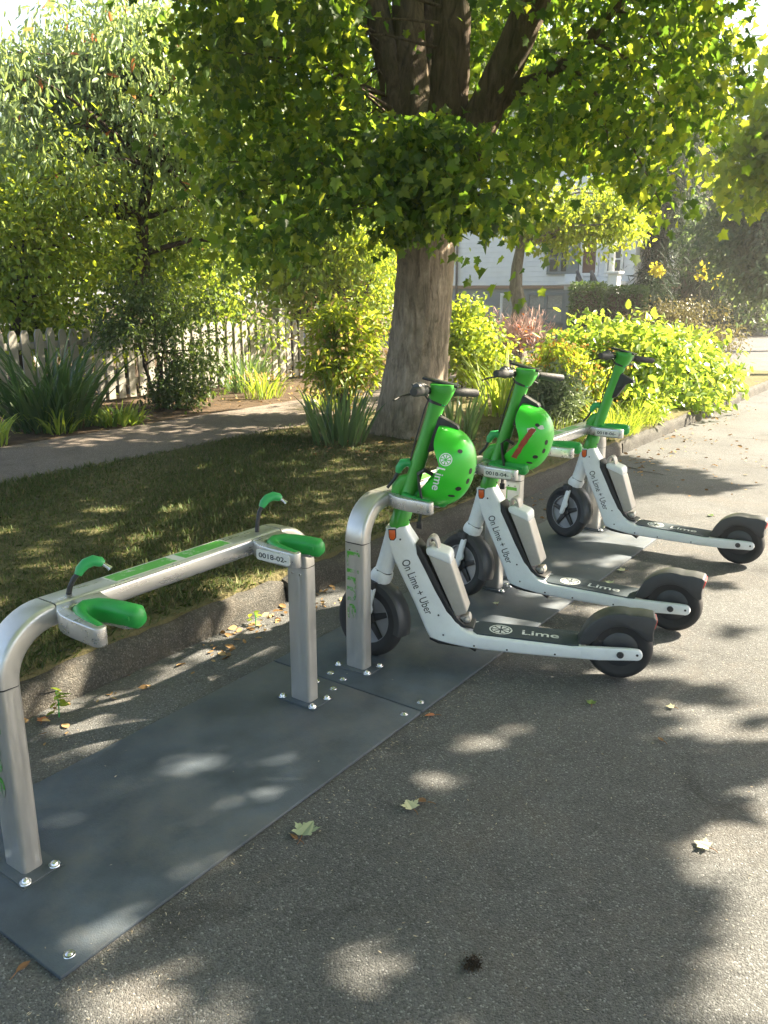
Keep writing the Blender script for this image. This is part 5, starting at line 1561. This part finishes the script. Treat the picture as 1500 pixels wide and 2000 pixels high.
# short dry needles and seed wings caught in the road texture
n = 3000
p = np.stack([r_.uniform(-2.75, .9, n), .4 + 9 * r_.random(n) ** 1.6, np.full(n, .002)], 1)
inm = (p[:, 0] > MATX0 - .02) & (p[:, 0] < MATX1 + .02) & (p[:, 1] > .86) & (p[:, 1] < 5.53)
p = p[~inm | (r_.random(n) < .12)]
edge = np.stack([-1.56 + np.abs(r_.normal(size=500)) * .06, r_.uniform(.5, 5.6, 500), np.full(500, .002)], 1)
p = np.concatenate([p, edge])
p[:, 2] = np.where((p[:, 0] > MATX0) & (p[:, 0] < MATX1) & (p[:, 1] > .87) & (p[:, 1] < 5.52), .0145, .003)
flat_scatter('road_debris', 'pale needles and seed wings scattered over the asphalt', 'debris', p, r_.uniform(.003, .014, len(p)), (np.array([(0, 0, 0), (.14, .5, .02), (0, 1, 0), (-.14, .5, .02)]), [[0, 1, 2, 3]]), leafmat('pale debris', [(.30, .25, .18), (.42, .37, .28), (.22, .17, .11)], [(.2, .16, .1), (.2, .16, .1)], mix=.1, rough=.8), 113, .2)

LEAFC = {'pale': leafmat('pale fallen leaf', [(.38, .40, .24), (.44, .42, .28)], [(.3, .3, .15), (.3, .3, .15)], mix=.15, rough=.7), 'grey': leafmat('grey green fallen leaf', [(.20, .24, .15), (.24, .28, .18)], [(.2, .25, .1), (.2, .25, .1)], mix=.15, rough=.7),
         'brown': leafmat('brown fallen leaf', [(.14, .075, .035), (.17, .09, .045)], [(.2, .1, .04), (.2, .1, .04)], mix=.15, rough=.75), 'rust': leafmat('rust fallen leaf', [(.30, .11, .05), (.36, .15, .07)], [(.4, .15, .05), (.4, .15, .05)], mix=.15, rough=.75),
         'green': leafmat('green fallen leaf', [(.09, .15, .035), (.11, .17, .045)], [(.2, .3, .05), (.2, .3, .05)], mix=.2, rough=.6)}
def fallen(px, py, size, col, label, rot, tmpl=MAPLE, curl=.0, z=0.0):
    size *= .68 if tmpl is MAPLE else .85
    if tmpl is MAPLE: curl = max(curl, .22)
    c = on_ground(px, py, z)
    V0, F0 = tmpl
    vs = []
    for x, y, zz in V0:
        q = Vector((x, y - .45, 0))
        q = Matrix.Rotation(R(rot), 3, 'Z') @ q
        h = .10 * abs(x) + .10 * (y - .45) ** 2 + curl * abs(x) * .8 + .02 * math.sin(9 * x + 5 * y)
        vs.append((q.x * size * (1 - curl * .5), q.y * size, .006 + h * size))
    mb = MB(); mb.add(vs, F0)
    s = Matrix.Rotation(R(rot), 3, 'Z')
    p0 = s @ Vector((0, -.45, 0)); p1 = s @ Vector((.06, -.75, 0)); p2 = s @ Vector((.03, -.95, 0))
    o = mb.build('fallen_leaf', LEAFC[col], None, smooth=0, loc=(c.x, c.y, z))
    tag(o, label, 'leaf', 'leaves fallen on the road')
    st = MB(); st.tube([(p0.x * size, p0.y * size, .008), (p1.x * size, p1.y * size, .007), (p2.x * size, p2.y * size, .004)], [.0016, .0013, .001], 6); st.build('stalk', LEAFC['brown'], o)
fallen(600, 1622, .115, 'grey', 'grey green lobed leaf lying just off the mat edge', 15)
fallen(800, 1575, .085, 'pale', 'pale lobed leaf with a brown curl beside it, mid road', 60)
fallen(822, 1568, .06, 'brown', 'curled brown leaf on the pale lobed one', 110, OVATE, .5)
fallen(1370, 1653, .075, 'pale', 'pale leaf in the sunlit patch at the right', 80)
fallen(1155, 1374, .06, 'green', 'small green leaf below the nearest rear wheel', 20)
fallen(1308, 1383, .05, 'pale', 'small pale leaf right of the nearest rear wheel', 100)
fallen(816, 1380, .06, 'brown', 'brown leaf at the mat edge beside the seam', 70, OVATE, .3)
fallen(840, 1400, .055, 'rust', 'rust coloured curled leaf just below the brown one at the mat edge', 130, OVATE, .4)
fallen(85, 1407, .06, 'rust', 'orange leaf by the kerb behind the nearest post', 40)
fallen(45, 1893, .05, 'brown', 'brown leaf at the bottom left before the mat corner', 10, OVATE, .3)
fallen(575, 1638, .055, 'brown', 'narrow brown leaf touching the grey green lobed leaf', 80, NARROW, .3)
fallen(181, 1503, .045, 'brown', 'small dark leaf between the kerb and the near mat', 75, NARROW, .4)
fallen(1190, 1139, .075, 'grey', 'pale green leaf on the road between the two far scooters', 30)
fallen(1212, 1116, .075, 'pale', 'pale leaf at the far mat edge near the third rear wheel', 110)
fallen(1387, 1008, .07, 'green', 'green leaf on the sunlit road behind the farthest deck', 60)
fallen(1290, 1447, .04, 'brown', 'tiny brown leaf in the dark middle of the road', 60, OVATE, .3)
fallen(968, 1180, .05, 'pale', 'small yellowish leaf on the mat under the middle scooter', 45, MAPLE, 0, .013)
def moss():
    c = on_ground(922, 1886)
    r = np.random.default_rng(5); n = 400
    P = r.normal(size=(n, 3)) * np.array([.009, .012, .003]) + np.array([0, 0, .006]); P[:, 2] = np.abs(P[:, 2])
    T, N = orient(P, P, r, 0, .6)
    o = link_mesh('moss_clump', leaf_mesh('moss_clump', P, T, N, r.uniform(.004, .009, n), RHOMB, r), M['bark_dark'], None, (c.x, c.y, 0)); tag(o, 'dark clump of moss on the road at the bottom', 'moss')
moss()
def twig(px, py, L, rot, label):
    c = on_ground(px, py); r = np.random.default_rng(int(px))
    mb = MB(); d = Vector((math.cos(R(rot)), math.sin(R(rot)), 0)); s = Vector((-d.y, d.x, 0))
    pts = [d * (L * (k / 6 - .5)) + s * r.normal() * L * .03 + Vector((0, 0, .006)) for k in range(7)]
    mb.tube(pts, [.0035, .0034, .0032, .003, .0028, .0024, .0018], 6); mb.tube([pts[4], pts[4] + d * L * .1 + s * L * .1], [.002, .001], 5)
    o = mb.build('twig', M['bark_grey'], None, loc=(c.x, c.y, 0)); tag(o, label, 'twig')
twig(1245, 918, .55, -15, 'long pale stick lying on the sunlit road behind the farthest scooter')

# ================================================================== PICKET FENCE
def fence():
    FX = -9.30
    root = empty('picket_fence', (FX, 8.0, .14)); tag(root, 'weathered white picket fence running behind the sidewalk planting', 'fence')
    r = np.random.default_rng(9)
    inv = Vector((-FX, -8.0, -.14))
    y = 3.2
    posts = []
    while y < 12.6:
        h = .98 + r.normal() * .012; w = .108
        if abs(y - 10.1) < .083:
            q = MB(); q.box((.0, y - 8.0, .56), (.13, .13, 1.12), .006); q.prism([(-.075, -.075), (.075, -.075), (.075, .075), (-.075, .075)], 1.12, 1.155, 'z', .006, M=Matrix.Translation((0, y - 8, 0)))
            q.build('post', M['fence'], root)
        q = MB(); hw = w / 2; dz = r.normal() * .02
        pr = [(-hw, .05), (hw, .05), (hw, h - .055), (hw * .5, h), (-hw * .5, h), (-hw, h - .055)]
        q.prism(pr, .028, .048, 'x', .003, seg=1, M=Matrix.Translation((r.normal() * .003, y - 8.0 + r.normal() * .004, 0)) @ Matrix.Rotation(r.normal() * .008, 4, 'X'))
        q.build('picket', M['fence'], root)
        y += .165
    for z in (.26, .80):
        q = MB(); q.box((0.008, -.1, z), (.036, 9.4, .085), .004); q.build('rail', M['fence'], root)
fence()

# ================================================================== HOUSE beyond the cross street
HY = 25.0
def siding(name, col, pitch):
    m, nt, bs = newmat(name)
    tc = nd(nt, 'ShaderNodeTexCoord')
    sp = nd(nt, 'ShaderNodeSeparateXYZ'); nt.links.new(tc.outputs['Object'], sp.inputs[0])
    ml = nd(nt, 'ShaderNodeMath', operation='MULTIPLY'); ml.inputs[1].default_value = 1 / pitch
    fr = nd(nt, 'ShaderNodeMath', operation='FRACT'); nt.links.new(sp.outputs[2], ml.inputs[0]); nt.links.new(ml.outputs[0], fr.inputs[0])
    no = nd(nt, 'ShaderNodeTexNoise', i_Scale=3.0, i_Detail=6.0); nt.links.new(tc.outputs['Object'], no.inputs['Vector'])
    rp = ramp(nt, [(.3, tuple(c * .9 for c in col)), (.7, col)]); nt.links.new(no.outputs[0], rp.inputs[0])
    nt.links.new(rp.outputs[0], bs.inputs['Base Color'])
    bp = nd(nt, 'ShaderNodeBump', i_Strength=1.0, i_Distance=.03, invert=True); nt.links.new(fr.outputs[0], bp.inputs['Height']); nt.links.new(bp.outputs[0], bs.inputs['Normal'])
    bs.inputs['Roughness'].default_value = .7
    return m
def house():
    root = empty('house', (-12.4, HY, .1)); tag(root, 'white sided house with a blue grey lower storey and porch stairs, across the side street', 'house')
    O = Vector((12.4, -HY, -.1))
    def rect(x0, y0, x1, y1):
        a = on_wall(x0, y0, HY) + O; b = on_wall(x1, y1, HY) + O
        return min(a.x, b.x), max(a.x, b.x), min(a.z, b.z), max(a.z, b.z)
    ws = siding('white siding', (.70, .72, .74), .155); bl = siding('blue grey siding', (.19, .215, .22), .12)
    tr_b = paint('blue grey trim', (.15, .185, .20), rough=.6); br = paint('brown trim board', (.26, .17, .11), rough=.7); wt = paint('white trim', (.72, .72, .70), rough=.55)
    glass = paint('dark window glass', (.05, .06, .07), rough=.08); gl2 = paint('window glass with blind', (.30, .31, .30), rough=.25); door = paint('red brown door', (.10, .035, .025), rough=.45)
    rail = paint('dark porch railing', (.04, .042, .045), rough=.5); rf = paint('roof shingles', (.07, .065, .06), rough=.9, bump=1, bscale=30)
    x0, x1 = -2.9, 3.62
    zt = 1.50
    q = MB(); q.box(((x0 + x1) / 2, 4.0, (zt - .2) / 2), (x1 - x0, 8.0, zt + .2)); q.build('lower_wall', bl, root, smooth=0)
    # upper wall with gable
    pk = (0.9, 8.2); ez = 4.3
    q = MB(); q.prism([(x0 - .02, zt + .1), (x1 + .02, zt + .1), (x1 + .02, ez), (pk[0], pk[1]), (x0 - .02, ez + .2)], -.02, 8.02, 'y'); q.build('upper_wall', ws, root, smooth=0)
    q = MB(); q.box(((x0 + x1) / 2, 3.99, zt + .045), (x1 - x0 + .16, 8.1, .10), .01); q.build('trim_board', br, root)
    for sx, ex in ((x1 + .02, 1), (x0 - .02, -1)):
        a = Vector((pk[0], 0, pk[1] + .02)); b = Vector((sx + ex * .45, 0, ez - .45 + (.2 if ex < 0 else 0)))
        n = Vector(((b - a).z, 0, -(b - a).x)).normalized() * (.09 if ex < 0 else -.09)
        if n.z < 0: n = -n
        q = MB(); q.prism([(a.x, a.z), (b.x, b.z), ((b + n).x, (b + n).z), ((a + n).x, (a + n).z)], -.45, 8.4, 'y'); q.build('roof', rf, root, smooth=0)
    def window(x0, y0, x1, y1, g, frame, sash=True, mull=0, parent=root, nm='window', dep=0.0):
        a, b, c, d = rect(x0, y0, x1, y1)
        q = MB(); w = .085
        for bx in ((a - w, c - w, b + w, c), (a - w, d, b + w, d + w), (a - w, c, a, d), (b, c, b + w, d)):
            q.box(((bx[0] + bx[2]) / 2, -.055 + dep, (bx[1] + bx[3]) / 2), (bx[2] - bx[0], .07, bx[3] - bx[1]), .004)
        if sash: q.box(((a + b) / 2, -.045 + dep, (c + d) / 2), (b - a, .04, .05))
        for k in range(mull):
            q.box((a + (b - a) * (k + 1) / (mull + 1), -.05 + dep, (c + d) / 2), (.10, .06, d - c - .01))
        f = q.build(nm, frame, parent, smooth=0)
        p = MB(); p.box(((a + b) / 2, -.030 + dep, (c + d) / 2), (b - a + .02, .012, d - c + .02)); p.build('pane', g, f, smooth=0)
        return f
    window(1036, 577, 1098, 628, gl2, tr_b, True, 1)
    window(984, 578, 1004, 650, gl2, wt, False, 0, nm='basement_door')
    window(1077, 480, 1113, 530, glass, tr_b, True, 1)
    window(1142, 470, 1164, 533, door, wt, False, 0, nm='front_door')
    window(1191, 478, 1212, 534, glass, wt, True, 0)
    q = MB(); a, b, c, d = rect(1113, 470, 1120, 690); q.box(((a + b) / 2, -.06, (max(c, 0) + d) / 2), (b - a + .06, .08, d - max(c, 0)), .005); q.build('corner_board', tr_b, root)
    q = MB(); a, b, c, d = rect(893, 440, 897, 566); q.tube([((a + b) / 2, -.08, .0), ((a + b) / 2, -.08, ez)], .04, 10); q.build('downpipe', rail, root)
    # porch: landing, house number board, stairs and rails
    q = MB(); a, b, c, d = rect(1121, 536, 1152, 566); q.box(((a + b) / 2, -.65, (c + d) / 2), (b - a, .10, d - c), .01); q.box(((a + b) / 2 + .6, -.62, zt + .16), (b - a + 1.2, 1.2, .10), .01); q.build('porch', ws, root, smooth=0)
    a2, b2, c2, d2 = rect(1142, 541, 1148, 549); q = MB(); q.box(((a2 + b2) / 2, -.705, (c2 + d2) / 2), (b2 - a2, .012, d2 - c2), .002); q.build('number_board', tr_b, root)
    for (xa, ya, xb, yb) in ((1153, 532, 1190, 566), (1180, 532, 1217, 566)):
        A, B = rect(xa, ya, xa, ya), rect(xb, yb, xb, yb)
        p0 = Vector((A[0], -1.0, A[2])); p1 = Vector((B[0], -1.9, B[2]))
        q = MB(); q.tube([p0, p1], .055, 8); q.tube([p0 - Vector((0, 0, .55)), p1 - Vector((0, 0, .55))], .04, 8)
        for k in range(8):
            p = p0.lerp(p1, k / 7); q.tube([p - Vector((0, 0, .58)), p], .03, 6)
        q.build('stair_rail', rail, root)
    st = MB()
    for k in range(6):
        st.box((2.55 + .24 * k, -1.5, .75 * (1 - k / 6) + .35), (.26, 1.0, .12))
    st.build('stairs', tr_b, root, smooth=0)
    q = MB(); a, b, c, d = rect(1231, 536, 1246, 560); q.box(((a + b) / 2, -1.6, (d) / 2), (b - a, .3, d), .01); q.box(((a + b) / 2, -1.6, d + .03), (b - a + .12, .42, .07), .01); q.build('porch_pedestal', wt, root)
    q = MB(); a, b, c, d = rect(1222, 470, 1226, 560); q.box(((a + b) / 2, -1.2, (c + d) / 2 + .4), (.14, .14, d - c + .8), .01); q.build('porch_column', wt, root)
house()

def pillar():
    c = gz(1483, 640, 33, 0.0); h = far(1483, 590, 33).z
    root = empty('gate_pillar', c); tag(root, 'pale gate pillar at the right edge beyond the far road', 'pillar')
    q = MB(); q.box((0, 0, h / 2), (.42, .42, h), .02); q.build('shaft', paint('pale render', (.55, .55, .54), rough=.7), root)
    q = MB(); q.box((0, 0, h + .05), (.54, .54, .1), .02); q.box((0, 0, .08), (.52, .52, .16), .02); q.build('cap', paint('pillar cap', (.62, .62, .6), rough=.7), root)
pillar()

def wire():
    a = far(1560, 274, 24); b = far(1180, 345, 25.4)
    root = MB(); pts = [a.lerp(b, k / 10) - Vector((0, 0, .25 * math.sin(math.pi * k / 10))) for k in range(11)]
    c = pts[5]; root.tube([p - c for p in pts], .012, 6)
    o = root.build('overhead_wire', M['seam'], None, loc=c); tag(o, 'thin overhead wire at the upper right leading to the house', 'wire')
wire()

# ================================================================== added scattering box, standing in for the veil of lens glare
def glare_veil():
    bm = MB(); bm.box((-10, 27, 12.3), (130, 90, 26.6))
    m = bpy.data.materials.new('glare veil volume'); m.use_nodes = True; nt = m.node_tree
    nt.nodes.remove(nt.nodes['Principled BSDF'])
    v = nt.nodes.new('ShaderNodeVolumePrincipled')
    v.inputs['Color'].default_value = (1.0, .97, .92, 1)
    v.inputs['Density'].default_value = 0.0023
    v.inputs['Anisotropy'].default_value = 0.2
    nt.links.new(v.outputs[0], nt.nodes['Material Output'].inputs['Volume'])
    o = bm.build('glare_veil', m, smooth=0)
    tag(o, kind='stuff')
glare_veil()
